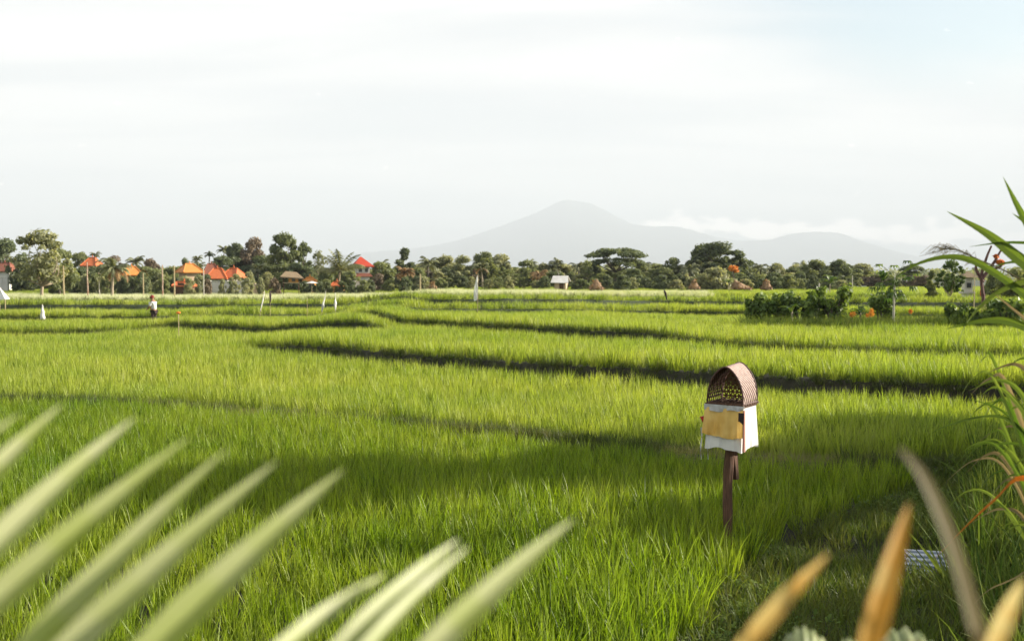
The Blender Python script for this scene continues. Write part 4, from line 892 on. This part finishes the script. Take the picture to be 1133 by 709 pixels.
# tall white flag
g = gpt(528.5, 58); H = at(527, 303, 58).z - g.z
t = empty('flag', g, 'tall narrow white flag on a bamboo pole in the middle rice', 'flag'); mb = MB(); mb.tube(spline([(0, 0, -.2), (0, 0, H * .6), (.03, 0, H * .9), (.02, 0, H)], 8), [.018] * 4 + [.014] * 4, n=6); mb.build('pole', M['bamboo'], t)
mb = MB(); n = 14; vs = []
for i in range(n + 1):
    v = i / n; w = .25 * math.sin(math.pi * .62 * (.04 + .96 * v)); z = H * .985 - v * (H * .53)
    for j in range(5): vs.append((.02 - w * j / 4, .05 * math.sin(v * 7 + j), z - (.0 if v < .9 else .03 * j)))
mb.add(vs, [(i * 5 + j, i * 5 + j + 1, (i + 1) * 5 + j + 1, (i + 1) * 5 + j) for i in range(n) for j in range(4)]); mb.build('cloth', M['white_cloth'], t, smooth=True)
def cloth_stake(px, yt, px2, yb, d, label, w=.12, knot=.6, mat='white_cloth', stake='bamboo', L=.5):
    g = gpt(px2, d); A = at(px2, yb, d) - g; T = at(px, yt, d) - g; t = empty('cloth_stake', g, label, 'stake'); mb = MB(); foot = A + (A - T) * (A.z / max(.2, T.z - A.z)) * .9
    foot = Vector((foot.x, 0, -.1)); mb.tube([foot, T], [.016, .012], n=5); mb.build('stake', M[stake], t); mb = MB(); r = random.Random(px)
    n = 12; P = [T.lerp(A, i / n) + Vector((r.uniform(-.02, .02), -.01, 0)) for i in range(n + 1)]
    rad = [.02 + w * .5 * max(0, 1 - abs(i / n - knot) / L) * r.uniform(.8, 1.1) for i in range(n + 1)]
    mb.tube(P, rad, n=8, flat=.5); mb.build('cloth', M[mat], t, smooth=True)
cloth_stake(293, 322, 288, 345, 58, 'thin white cloth strip on a leaning stake in the left rice', .12, .5)
cloth_stake(299, 321, 299, 338, 62, 'dark wrapped stake just right of the leaning white strip', .24, .35, 'dark_cloth', L=.7)
cloth_stake(361, 320, 356, 345, 58, 'leaning white cloth, the left of the twin white stakes', .22, .75)
cloth_stake(371, 324, 371, 344, 58, 'white bag tied low on a stake, right of the twin white stakes', .34, .62, L=.35)
cloth_stake(735, 321, 740, 337, 64, 'dark cloth on a leaning stake in the middle of the far rice', .30, .25, 'dark_cloth', L=.5)
cloth_stake(1086, 314, 1086, 328, 68, 'red cloth wrapped round a post at right', .34, .6, 'red_cloth', L=1.0)
# white cone scarecrow and white tarp
g = gpt(46.5, 57); z1 = at(46, 337, 57).z - g.z; zz = at(46, 353, 57).z - g.z
t = empty('scarecrow', g, 'white cone-shaped cloth scarecrow in the left rice', 'scarecrow'); mb = MB(); mb.tube([(0, 0, -.1), (0, 0, z1 * 1.03)], .02, n=5); mb.build('stake', M['bamboo'], t)
mb = MB(); n = 8; mb.tube([(.015 * math.sin(i * 2), 0, zz + (z1 - zz) * i / n) for i in range(n + 1)], [.135, .13, .12, .10, .09, .075, .05, .035, .02], n=10); mb.build('cloth', M['white_cloth'], t, smooth=True)
g = gpt(0, 66); a = at(-22, 333, 66) - g
t = empty('white_tarpaulin', g, 'white tent-shaped tarpaulin at the far left edge of the rice', 'tarpaulin'); mb = MB(); tz, bz = at(0, 319, 66).z - g.z, at(0, 331, 66).z - g.z
mb.add([(-1.5, -.3, bz - .1), (.48, -.3, bz), (-.15, .2, tz + .1), (-1.0, .3, tz), (.3, .7, bz)], [(0, 1, 2, 3), (1, 4, 2)]); mb.build('sheet', M['white_cloth'], t)
mb = MB(); mb.tube([(-.15, .2, -.1), (-.15, .2, tz + .1)], .03, n=5); mb.tube([(.46, -.28, -.1), (.46, -.28, bz)], .03, n=5); mb.build('pole', M['bamboo'], t)
# tiny orange bundle
g = gpt(197, 47); zt_ = at(197, 346, 47).z - g.z; t = empty('orange_bundle', g, 'small orange cloth bundle on a stick right of the person', 'bundle'); mb = MB(); mb.tube([(0, 0, -.1), (0, 0, zt_)], .02, n=5); mb.build('stick', M['bamboo'], t)
mb = MB(); mb.ell((0, 0, zt_), (.10, .08, .06), 10, 6, .15); mb.build('cloth', M['orange_cloth'], t, smooth=True)

# ---------------------------------------------------------------- person in the rice
def skin_body(name, verts, edges, rads, mat, parent, sub=2):
    me = bpy.data.meshes.new(name); me.from_pydata([tuple(v) for v in verts], edges, []); me.update(); o = link(name, me, mat, parent)
    o.modifiers.new('skin', 'SKIN').use_smooth_shade = True
    for i, r_ in enumerate(rads): me.skin_vertices[0].data[i].radius = (r_, r_) if not isinstance(r_, tuple) else r_
    me.skin_vertices[0].data[0].use_root = True
    sb = o.modifiers.new('sub', 'SUBSURF'); sb.levels = sub; sb.render_levels = sub; return o
d = 58.5; g = gpt(170, d); PE = empty('person', g, 'person in dark red hat and white shirt with orange front standing in rice', 'person', rz=R(-15)); zt_ = at(170, 328, d).z - g.z; k = zt_ / 1.68
v = [(0, 0, .92), (0, 0, 1.08), (-.03, 0, 1.28), (-.05, 0, 1.42), (-.08, 0, 1.50), (-.10, 0, 1.56), (-.11, 0, 1.64), (-.04, .19, 1.37), (-.10, .23, 1.14), (-.28, .17, .98), (-.04, -.19, 1.37), (-.12, -.23, 1.14), (-.30, -.15, .98), (0, .09, .86), (-.02, .10, .48), (.02, .10, .08), (-.14, .10, .03), (0, -.09, .86), (-.06, -.10, .48), (0, -.10, .08), (-.16, -.10, .03), (-.36, .15, .96), (-.38, -.13, .96)]
e = [(0, 1), (1, 2), (2, 3), (3, 4), (4, 5), (5, 6), (3, 7), (7, 8), (8, 9), (9, 21), (3, 10), (10, 11), (11, 12), (12, 22), (0, 13), (13, 14), (14, 15), (15, 16), (0, 17), (17, 18), (18, 19), (19, 20)]
r = [.13, .12, .135, .12, .055, .085, .085, .055, .042, .032, .055, .042, .032, .085, .06, .042, .035, .085, .06, .042, .035, .03, .03]
PE.scale = (k, k, k)
skin_body('body', v, e, r, M['skin'], PE)
skin_body('shirt', v[:5] [:4] + [v[7], v[8], v[10], v[11]], [(0, 1), (1, 2), (2, 3), (3, 4), (4, 5), (3, 6), (6, 7)], [.155, .15, .165, .14, .085, .065, .085, .065], M['white_cloth'], PE)
skin_body('shirt_front', [(-.07, 0, .90), (-.09, 0, 1.08), (-.12, 0, 1.25)], [(0, 1), (1, 2)], [.125, .115, .09], M['orange_cloth'], PE)
skin_body('trousers', [(0, 0, .90), (0, .09, .84), (-.02, .10, .48), (.02, .10, .14), (0, -.09, .84), (-.06, -.10, .48), (0, -.10, .14)], [(0, 1), (1, 2), (2, 3), (0, 4), (4, 5), (5, 6)], [.15, .11, .085, .07, .11, .085, .07], M['dark_cloth'], PE)
mb = MB(); n = 14
mb.tube([(-.10, 0, 1.60), (-.105, 0, 1.625), (-.11, 0, 1.66), (-.11, 0, 1.72), (-.11, 0, 1.76)], [.17, .12, .11, .10, .05], n=n); M['hat'] = solid('dark_red_hat', (.22, .03, .02), (.15, .02, .02), 6); mb.build('hat', M['hat'], PE, smooth=True)

# ---------------------------------------------------------------- buildings
def building(name, label, px, d, wpx, dep, ye, ya, roof, wall, rz=0, over=.5, cat='house', ridge=.35, windows=2, door=True, base_y=None, ext_roof=None):
    g = gpt(px, d); W = wpx / FPX * d; ze = at(px, ye, d).z - g.z; za = at(px, ya, d).z - g.z; t = empty(name, g, label, cat, rz=rz)
    ww, dd = W - 2 * over, dep; mb = MB(); mb.box((0, 0, ze / 2 - .1), (ww, dd, ze + .2)); mb.build('wall', M[wall], t)
    mb = MB(); hw, hd, rw = W / 2, dd / 2 + over, W / 2 * ridge
    vs = [(-hw, -hd, ze), (hw, -hd, ze), (hw, hd, ze), (-hw, hd, ze), (-rw, 0, za), (rw, 0, za), (-hw, -hd, ze - .12), (hw, -hd, ze - .12), (hw, hd, ze - .12), (-hw, hd, ze - .12)]
    mb.add(vs, [(0, 1, 5, 4), (2, 3, 4, 5), (1, 2, 5), (3, 0, 4), (6, 7, 1, 0), (7, 8, 2, 1), (8, 9, 3, 2), (9, 6, 0, 3), (9, 8, 7, 6)])
    for a, b in ((0, 4), (1, 5), (2, 5), (3, 4), (4, 5)): mb.tube([Vector(vs[a]) + Vector((0, 0, .03)), Vector(vs[b]) + Vector((0, 0, .05))], .08, n=5)
    rf = mb.build('roof', M[roof], t); mb = MB(); mb.tube([(0, 0, za), (0, 0, za + .25), (0, 0, za + .5)], [.12, .09, .03], n=6); mb.build('finial', M[roof], rf)
    for k in range(windows):
        x = (-.28 + .56 * k / max(1, windows - 1)) * ww if windows > 1 else .2 * ww; z = min(1.5, ze * .55); mb = MB()
        for sx, sz, bw, bh in ((0, .5, .9, .08), (0, -.5, .9, .08), (-.42, 0, .08, 1.1), (.42, 0, .08, 1.1)): mb.box((x + sx, -dd / 2 - .03, z + sz), (bw, .06, bh))
        wn = mb.build('window', M['bark'], t); mb = MB(); mb.box((x, -dd / 2 - .012, z), (.78, .02, .92)); mb.build('pane', M['dark_glass'], wn)
    if door: mb = MB(); mb.box((0, -dd / 2 - .025, .95), (.8, .05, 1.9)); dr = mb.build('door', M['wood_dark'], t); mb = MB(); mb.ell((.28, -dd / 2 - .07, .95), (.04, .04, .04), 6, 5); mb.build('handle', M['tin'], dr)
    return t
building('tiled_house', 'house with a reddish brown roof at the far left edge', 6, 160, 30, 4, 300, 291, 'tile_brown', 'plaster')
building('tiled_house', 'orange-tiled roof with a white finial among the left trees', 103, 176, 17, 3.0, 294, 285, 'tile_orange', 'cream')
HW_ = building('gabled_house', 'house with an amber roof face and a white slanting gable', 146, 150, 22, 3.4, 304, 295, 'tile_amber', 'cream', rz=R(25))
g = gpt(138, 149); mb = MB(); w_ = at(147, 300, 149).x - at(129, 300, 149).x
za, zb_ = at(138, 295, 149).z - g.z, at(138, 301, 149).z - g.z
building('tiled_house', 'left-hand amber and orange hip roof under the slender palms', 210, 150, 23, 3.4, 301, 292, 'tile_amber', 'cream', rz=R(35))
building('tiled_house', 'dark red steep roof just left of the bright orange roofs', 234, 152, 20, 3.4, 304, 292, 'tile_brown', 'cream', rz=R(20))
building('tiled_house', 'bright orange hip roof behind the white garden wall', 241, 142, 23, 3.4, 308, 297, 'tile_orange', 'plaster', rz=R(10))
building('tiled_house', 'bright orange-red hip roof right of its twin behind the white garden wall', 259, 144, 21, 3.4, 307, 297, 'tile_orange', 'plaster', rz=R(-10))
building('tin_shed', 'low shed with an orange-red tin roof near the mossy pole', 204, 125, 20, 2.5, 316, 312, 'tile_orange', 'wood_dark', windows=0, cat='shed', over=.2, ridge=.8)
# two-storey white house
d = 160; g = gpt(401, d); t = empty('two_storey_house', g, 'two-storey white house with a bright red roof', 'house', rz=R(18)); zt1, ze1, zm1, zm0 = [at(401, y, d).z - g.z for y in (284, 294.5, 302, 306)]
mb = MB(); mb.box((0, 0, ze1 / 2 - .1), (2.0, 2.2, ze1 + .2)); mb.build('wall', M['plaster'], t)
mb = MB(); hw = 1.65; vs = [(-hw, -hw, ze1), (hw, -hw, ze1), (hw, hw, ze1), (-hw, hw, ze1), (-.35, 0, zt1), (-.15, 0, zt1), (-hw, -hw, ze1 - .15), (hw, -hw, ze1 - .15), (hw, hw, ze1 - .15), (-hw, hw, ze1 - .15)]
mb.add(vs, [(0, 1, 5, 4), (2, 3, 4, 5), (1, 2, 5), (3, 0, 4), (6, 7, 1, 0), (7, 8, 2, 1), (8, 9, 3, 2), (9, 6, 0, 3), (9, 8, 7, 6)]); mb.build('roof', M['tile_red'], t)
mb = MB(); hw = 1.5; mb.add([(-hw, -hw, zm0), (hw, -hw, zm0), (hw, hw, zm0), (-hw, hw, zm0), (-1.0, -1.1, zm1), (1.0, -1.1, zm1), (1.0, 1.1, zm1), (-1.0, 1.1, zm1)], [(0, 1, 5, 4), (1, 2, 6, 5), (2, 3, 7, 6), (3, 0, 4, 7), (3, 2, 1, 0)]); mb.build('lower_roof', M['tile_brown'], t)
for x in (-.5, .5):
    mb = MB(); mb.box((x, -1.12, zm1 + .45), (.5, .06, .6)); wn = mb.build('window', M['bark'], t); mb = MB(); mb.box((x, -1.16, zm1 + .45), (.38, .03, .48)); mb.build('pane', M['dark_glass'], wn)
mb = MB(); mb.box((0, -1.12, .9), (.8, .05, 1.8)); mb.build('door', M['wood_dark'], t)
# garden walls
def gwall(name, label, x0, x1, yt, d, mat, h=None):
    g = gpt((x0 + x1) / 2, d); W = (x1 - x0) / FPX * d; z = at(x0, yt, d).z - g.z; t = empty(name, g, label, 'wall'); mb = MB(); mb.box((0, 0, z / 2 - .1), (W, .25, z + .2)); mb.build('wall_body', M[mat], t)
    mb = MB(); mb.box((0, 0, z + .06), (W + .1, .36, .10)); mb.build('coping', M['tin'], t)
    mb = MB(); n = max(2, int(W / 3))
    for i in range(n + 1): mb.box((-W / 2 + W * i / n, 0, z / 2 + .03), (.34, .34, z + .3))
    mb.build('pillar', M[mat], t)
gwall('garden_wall', 'white garden wall in front of the bright orange roofs', 232, 270, 312, 132, 'plaster')
gwall('garden_wall', 'low white wall fading right of the bright orange roofs', 273, 290, 315, 131, 'cream')
gwall('garden_wall', 'low white wall at the foot of the two-storey house', 392, 411, 312, 140, 'plaster')
gwall('garden_wall', 'whitish wall bit at the far left edge under the brown roof', -4, 8, 308, 150, 'plaster')
# stilt hut
d = 128; g = gpt(324, d); t = empty('stilt_hut', g, 'orange bamboo hut on stilts with a grey thatched roof', 'hut', rz=R(12)); zr, ze, zf = [at(324, y, d).z - g.z for y in (300, 305.5, 313)]
mb = MB(); s = .116; mb.box((.1, 0, (ze + zf) / 2), (1.25, 1.4, ze - zf)); mb.build('wall', M['bamboo_wall'], t)
mb = MB(); mb.box((-.2, 0, zf), (2.1, 1.8, .1)); mb.build('floor_deck', M['bamboo'], t)
for sx in (-1.15, .75):
    for sy in (-.8, .8): mb = MB(); mb.tube([(sx, sy, -.2), (sx, sy, ze + .1)], .05, n=6); mb.build('stilt', M['wood_dark'], t)
mb = MB(); vs = [(-1.55, -1.3, ze - .05), (1.4, -1.3, ze - .25), (1.4, 1.3, ze - .25), (-1.55, 1.3, ze - .05), (-.9, 0, zr), (.5, 0, zr - .12)]
mb.add(vs + [tuple(Vector(v_) - Vector((0, 0, .14))) for v_ in vs[:4]], [(0, 1, 5, 4), (2, 3, 4, 5), (1, 2, 5), (3, 0, 4), (6, 7, 1, 0), (7, 8, 2, 1), (8, 9, 3, 2), (9, 6, 0, 3), (9, 8, 7, 6)]); mb.build('roof', M['thatch'], t)
mb = MB(); mb.box((.1, -.72, zf + .45), (.45, .04, .5)); mb.build('window', M['dark_glass'], t)
building('food_stall', 'small orange stall right of the stilt hut', 343, 140, 14, 1.4, 311, 307, 'tile_amber', 'bamboo_wall', windows=1, door=False, cat='stall', over=.15)
building('food_stall', 'low orange stall under the large spreading palm', 373, 138, 16, 1.6, 316, 312, 'tile_orange', 'bamboo_wall', windows=1, door=False, cat='stall', over=.15)
# white parasol
d = 126; g = gpt(345, d); t = empty('parasol', g, 'flat white parasol between the stilt hut and the spreading palm', 'parasol'); zp = at(345, 312, d).z - g.z
mb = MB(); mb.tube([(0, 0, -.1), (0, 0, zp)], .03, n=6); mb.build('pole', M['bamboo'], t); mb = MB(); n = 8
mb.add([(0, 0, zp + .12)] + [(math.cos(i * .785) * .85, math.sin(i * .785) * .85, zp - .14) for i in range(8)], [(0, 1 + i, 1 + (i + 1) % 8) for i in range(8)]); mb.build('canopy', M['white_cloth'], t)
# white-roofed hut
d = 138; g = gpt(621, d); t = empty('field_hut', g, 'small field hut with a sloping white tin roof', 'hut', rz=R(-15)); zr, ze = [at(621, y, d).z - g.z for y in (305, 312)]
mb = MB(); mb.box((0, 0, ze / 2 - .1), (1.6, 1.5, ze + .2)); mb.build('wall', M['cream'], t)
mb = MB(); vs = [(-1.25, -1.2, ze - .05), (1.25, -1.2, ze - .1), (.9, .35, zr), (-1.25, .35, zr), (-1.25, 1.2, ze + .1), (1.1, 1.2, ze + .1)]
mb.add(vs + [tuple(Vector(v_) - Vector((0, 0, .06))) for v_ in vs], [(0, 1, 2, 3), (3, 2, 5, 4), (9, 8, 7, 6), (10, 11, 8, 9), (6, 7, 1, 0), (7, 8, 2, 1), (8, 11, 5, 2), (11, 10, 4, 5), (10, 9, 3, 4), (9, 6, 0, 3)]); mb.build('roof', M['plaster'], t)
mb = MB(); mb.box((.2, -.77, .8), (.6, .04, 1.5)); mb.build('door', M['wood_dark'], t)
def cone_hut(px, yt, wpx, d, label, mat='thatch_orange', slant=0):
    g = gpt(px, d); H = at(px, yt, d).z - g.z; W = wpx / FPX * d; t = empty('thatched_shelter', g, label, 'shelter'); mb = MB()
    for sx in (-1, 1):
        for sy in (-1, 1): mb.tube([(sx * W * .33, sy * W * .3, -.1), (sx * W * .33, sy * W * .3, H * .5)], .05, n=5)
    mb.build('post', M['wood_dark'], t); mb = MB(); n = 14; r = random.Random(px); vs = [(slant * W, 0, H)]
    for i in range(n): a = i * 6.283 / n; k = r.uniform(.92, 1.08); vs.append((math.cos(a) * W * .5 * k, math.sin(a) * W * .45 * k, H * .34 * r.uniform(.85, 1.1)))
    vs.append((0, 0, H * .5)); mb.add(vs, [(0, 1 + i, 1 + (i + 1) % n) for i in range(n)] + [(n + 1, 1 + (i + 1) % n, 1 + i) for i in range(n)]); mb.build('roof', M[mat], t); link('thatch_fringe', leaves_mesh([((slant * W * .5, 0, H * .62), (W * .3, W * .28, H * .3)), ((0, 0, H * .4), (W * .5, W * .45, H * .16))], 260, .24, int(px), fray=.2), M['palm_dry'], t)
cone_hut(660, 308, 17, 130, 'brown thatched shelter under the umbrella-crowned tree')
cone_hut(821, 309, 22, 132, 'slanting orange thatched shelter at the foot of the massive tree', slant=-.4)
cone_hut(848, 308, 13, 130, 'pointed brown thatched shelter right of the massive tree')
cone_hut(768, 308, 13, 134, 'orange-brown thatched shelter left of the pale domed tree')
cone_hut(478, 311, 12, 130, 'tiny pale thatched shelter left of the white flag', 'thatch')
# orange blossom cluster in the massive tree
g = gpt(811, 150); zc = at(811, 297, 150).z - g.z
t = empty('flame_tree', g, 'small tree with an orange blossom crown before the massive tree', 'tree'); mb = MB(); mb.tube([(0, 0, -.1), (.1, 0, zc * .6), (0, 0, zc)], [.12, .09, .05], n=6); mb.build('trunk', M['bark'], t)
link('crown', leaves_mesh([((0, 0, zc), (.75, .6, .45)), ((.4, 0, zc - .3), (.45, .4, .3))], 260, .26, 4), M['flower'], t)
# whitish shrine and red branching plant at right
d = 84; g = gpt(1070, d); t = empty('stone_shrine', g, 'small whitish thatch-roofed shrine left of the red-wrapped post', 'shrine'); z1, z0 = at(1070, 300, d).z - g.z, at(1070, 307, d).z - g.z
mb = MB(); mb.box((0, 0, z0 / 2 - .1), (.8, .7, z0 + .2), taper=.8); mb.box((0, 0, z0 * .45), (1.0, .9, .15)); mb.build('body', M['tin'], t)
mb = MB(); mb.add([(-.85, -.7, z0), (.85, -.7, z0), (.85, .7, z0), (-.85, .7, z0), (0, 0, z1)], [(0, 1, 4), (1, 2, 4), (2, 3, 4), (3, 0, 4), (3, 2, 1, 0)]); mb.build('roof', M['thatch'], t)
mb = MB(); mb.box((0, -.35, z0 * .72), (.35, .06, .4)); mb.build('niche', M['dark_glass'], t)
d = 60; g = gpt(1089, d); t = empty('red_branched_plant', g, 'leafless plant with thick red-brown upright branches and an orange flower', 'plant'); mb = MB()
for pix in ([(1088, 330), (1086, 305), (1092, 284), (1097, 272)], [(1087, 308), (1100, 290), (1108, 276)], [(1088, 312), (1080, 298), (1082, 288)], [(1092, 300), (1104, 296), (1112, 290)]):
    P = [at(x, y, d) - g for x, y in pix]; P[0].z = min(P[0].z, P[0].z); mb.tube(spline(P, 9), [.11 - .007 * i for i in range(9)], n=6)
mb.tube([(0, 0, -.1), at(1088, 325, d) - g], .11, n=6)
M['redwood'] = solid('red_branches', (.15, .075, .06), (.09, .045, .04), 6); mb.build('branches', M['redwood'], t)
q = [at(1107, 290, d) - g, at(1102, 284, d) - g]; link('flowers', leaves_mesh([((q[0].x, 0, q[0].z), (.26, .2, .18)), ((q[1].x, 0, q[1].z), (.14, .12, .14))], 90, .16, 9), M['orange_cloth'], t)

# ---------------------------------------------------------------- far wood and mountains
r = np.random.default_rng(8); bl = []
for k in range(260):
    d = r.uniform(420, 760); px = r.uniform(-60, 1200); yt = r.uniform(297.5, 302.5) - (3 if px < 300 else 0); p = at(px, yt, d); bl.append(((p.x, d, max(2.5, p.z - 4)), (r.uniform(7, 14), r.uniform(5, 9), 4.5)))
tag(link('forest', leaves_mesh(bl, 26000, 1.5, 3), M['t_mid']), 'far-off low wood seen through gaps of the treeline', kind='stuff')
DM = 20000.
prof = [(180, 300), (300, 291), (395, 280), (419, 278), (458, 275), (483, 271), (510, 265), (535, 256.5), (555, 249.7), (577, 241.7), (594, 235), (608, 228), (620.7, 221.6), (624, 221), (631, 221.2), (645, 223.6), (653, 224.2), (666, 231), (683, 239.5), (701, 248.5), (722, 250.5), (747, 250), (763, 254), (792, 261.5), (817, 266.5), (852, 265.6), (878, 258), (903, 256), (929, 257.5), (954, 268), (986, 277), (1018, 284.5), (1060, 291), (1200, 300)]
xs = np.array([at(a, b, DM).x for a, b in prof]); zs = np.array([at(a, b, DM).z for a, b in prof])
gx = np.linspace(xs[0], xs[-1], 900); gy = np.linspace(-5500, 5500, 41); hz = np.interp(gx, xs, zs); hz = np.convolve(np.pad(hz, 4, 'edge'), np.ones(9) / 9, 'valid') + 5 * np.random.default_rng(4).normal(0, 1, len(gx))
rr = np.random.default_rng(2); ridge = np.zeros((len(gx), len(gy)))
GX, GY = np.meshgrid(gx, gy, indexing='ij')
for k in range(9): f = rr.uniform(.0008, .004); ridge += np.abs(np.sin(GX * f + rr.uniform(0, 6) + GY * f * rr.uniform(-.5, .5))) / 9
fall = np.clip(1 - np.abs(GY) / 5500, 0, 1) ** 1.25
Zm = hz[:, None] * fall * (1 - .25 * (ridge - .6) * np.clip(np.abs(GY) / 800, 0, 1) * fall)
V = np.stack([GX, GY + DM, Zm - 2], -1); a_, b_ = V.shape[:2]; ix = np.arange(a_ * b_).reshape(a_, b_)
me = np_mesh('mountain', V, np.stack([ix[:-1, :-1], ix[1:, :-1], ix[1:, 1:], ix[:-1, 1:]], -1).reshape(-1, 4), smooth=True)
M['mount'] = solid('mountain_forest', (.035, .05, .04), (.07, .08, .06), .0012, rough=1, bump=0)
tag(link('mountain', me, M['mount']), 'hazy blue volcano with its broken top and lower right-hand ridge', kind='structure')

# ---------------------------------------------------------------- haze
HZ = 1.28e-4
mb = MB(); mb.box((0, 12500, 780), (34000, 28000, 1566)); hz_o = mb.build('haze', None)
m, nt, out = mat_base('haze_air'); pv = N(nt, 'ShaderNodeVolumePrincipled'); pv.inputs['Color'].default_value = (.585, .627, .685, 1); pv.inputs['Density'].default_value = HZ; pv.inputs['Anisotropy'].default_value = .0
nt.links.new(pv.outputs[0], out.inputs['Volume']); hz_o.data.materials.append(m); tag(hz_o, 'thin pale air haze over the whole valley', kind='stuff')

# ---------------------------------------------------------------- sky, sun
SUN_AZ, SUN_EL = R(78), R(23)
w = bpy.data.worlds.new('World'); S.world = w; w.use_nodes = True; nt = w.node_tree; nt.nodes.clear()
out = N(nt, 'ShaderNodeOutputWorld'); bg = N(nt, 'ShaderNodeBackground'); sky = N(nt, 'ShaderNodeTexSky'); sky.sky_type = 'NISHITA'; sky.sun_disc = False; sky.sun_elevation = SUN_EL; sky.sun_rotation = SUN_AZ; sky.dust_density = 2.0
tc = N(nt, 'ShaderNodeTexCoord'); sp = N(nt, 'ShaderNodeSeparateXYZ'); nt.links.new(tc.outputs['Generated'], sp.inputs[0])
def mth(op, a, b=None, c=None, clamp=False):
    n = N(nt, 'ShaderNodeMath', operation=op); n.use_clamp = clamp
    for i, v in enumerate((a, b, c)):
        if v is None: continue
        if isinstance(v, (int, float)): n.inputs[i].default_value = v
        else: nt.links.new(v, n.inputs[i])
    return n.outputs[0]
def rng(v, a, b, c=0., d=1.):
    n = N(nt, 'ShaderNodeMapRange'); n.interpolation_type = 'SMOOTHSTEP'; nt.links.new(v, n.inputs[0])
    for i, q in enumerate((a, b, c, d)): n.inputs[i + 1].default_value = q
    return n.outputs[0]
X_, Y_, Z_ = sp.outputs
zc = mth('MAXIMUM', Z_, 0.0); dn = mth('ADD', zc, .10); cu = mth('DIVIDE', X_, dn); cv = mth('DIVIDE', Y_, dn)
cb_ = N(nt, 'ShaderNodeCombineXYZ'); nt.links.new(mth('MULTIPLY', cu, .35), cb_.inputs[0]); nt.links.new(mth('MULTIPLY', cv, 1.1), cb_.inputs[1])
n1 = N(nt, 'ShaderNodeTexNoise'); n1.inputs['Scale'].default_value = 1.3; n1.inputs['Detail'].default_value = 7; n1.inputs['Roughness'].default_value = .55; n1.inputs['Distortion'].default_value = .5; nt.links.new(cb_.outputs[0], n1.inputs[0])
# thin cloud sheet: thins out high on the right
azr = mth('DIVIDE', X_, mth('MAXIMUM', Y_, .05))
thin = mth('MULTIPLY', rng(azr, .05, .50), rng(Z_, .12, .25))
thin2 = mth('MULTIPLY', rng(Z_, .235, .275), .25)
cover = mth('SUBTRACT', mth('ADD', mth('MULTIPLY', n1.outputs[0], .9), .55), mth('ADD', mth('MULTIPLY', thin, .75), thin2), clamp=True)
cover = rng(cover, .35, .95)
ccol = mixc(nt, rng(n1.outputs[0], .36, .64), (2.78, 2.84, 2.88), (3.48, 3.42, 3.34))
skyc = mixc(nt, .2, mixc(nt, 1.0, sky.outputs[0], (.52, .60, .56), 'MULTIPLY'), ccol)
col = mixc(nt, cover, skyc, ccol)
# cumulus bank low over the right-hand ridge
cb2 = N(nt, 'ShaderNodeCombineXYZ'); nt.links.new(mth('MULTIPLY', azr, 34), cb2.inputs[0]); nt.links.new(mth('MULTIPLY', mth('DIVIDE', Z_, mth('MAXIMUM', Y_, .05)), 80), cb2.inputs[1])
n2 = N(nt, 'ShaderNodeTexNoise'); n2.inputs['Scale'].default_value = 1.0; n2.inputs['Detail'].default_value = 5; n2.inputs['Roughness'].default_value = .5; nt.links.new(cb2.outputs[0], n2.inputs[0])
el = mth('DIVIDE', Z_, mth('MAXIMUM', Y_, .05))
cen = mth('MULTIPLY_ADD', azr, -.028, .062)                       # the bank sinks slightly to the right
dist = mth('DIVIDE', mth('ABSOLUTE', mth('SUBTRACT', el, mth('SUBTRACT', cen, .010))), .021)
mask = mth('MULTIPLY', mth('SUBTRACT', 1.0, dist, clamp=True), rng(azr, .08, .16))
cum = rng(mth('ADD', mth('MULTIPLY', mask, .55), mth('MULTIPLY', n2.outputs[0], 1.25)), .86, 1.08)
cum = mth('MULTIPLY', cum, rng(azr, .60, .42))
col = mixc(nt, cum, col, (14, 12.0, 10.8))
nt.links.new(col, bg.inputs[0]); bg.inputs[1].default_value = .10; nt.links.new(bg.outputs[0], out.inputs[0])
sd = bpy.data.lights.new('sun', 'SUN'); sd.energy = 5.0; sd.angle = R(.53); sd.color = (1, .91, .78); so = bpy.data.objects.new('sun', sd); COL.objects.link(so)
dirv = Vector((math.sin(SUN_AZ) * math.cos(SUN_EL), math.cos(SUN_AZ) * math.cos(SUN_EL), math.sin(SUN_EL))); so.rotation_euler = (-dirv).to_track_quat('-Z', 'Y').to_euler()

# ---------------------------------------------------------------- camera and render settings
cd = bpy.data.cameras.new('camera'); cd.lens = FPX / 1133 * 36; cd.sensor_width = 36; cd.clip_end = 80000; cd.clip_start = .05
cd.dof.use_dof = True; cd.dof.focus_distance = 12.5; cd.dof.aperture_fstop = 2.9
ca = bpy.data.objects.new('camera', cd); COL.objects.link(ca); ca.location = (0, 0, CAMZ); ca.rotation_euler = (math.pi / 2 - TH, 0, 0); S.camera = ca
S.view_settings.view_transform = 'Standard'; S.view_settings.look = 'None'; S.view_settings.gamma = 1; S.view_settings.exposure = 1.72; S.view_settings.use_curve_mapping = False
S.render.engine = 'CYCLES'; c = S.cycles; c.max_bounces = 8; c.diffuse_bounces = 2; c.glossy_bounces = 2; c.transmission_bounces = 4; c.volume_bounces = 2; c.transparent_max_bounces = 8
c.use_denoising = True
try: c.denoiser = 'OPENIMAGEDENOISE'; c.denoising_input_passes = 'RGB_ALBEDO_NORMAL'
except Exception: pass
c.caustics_reflective = False; c.caustics_refractive = False; c.sample_clamp_indirect = 2.5; c.sample_clamp_direct = 12
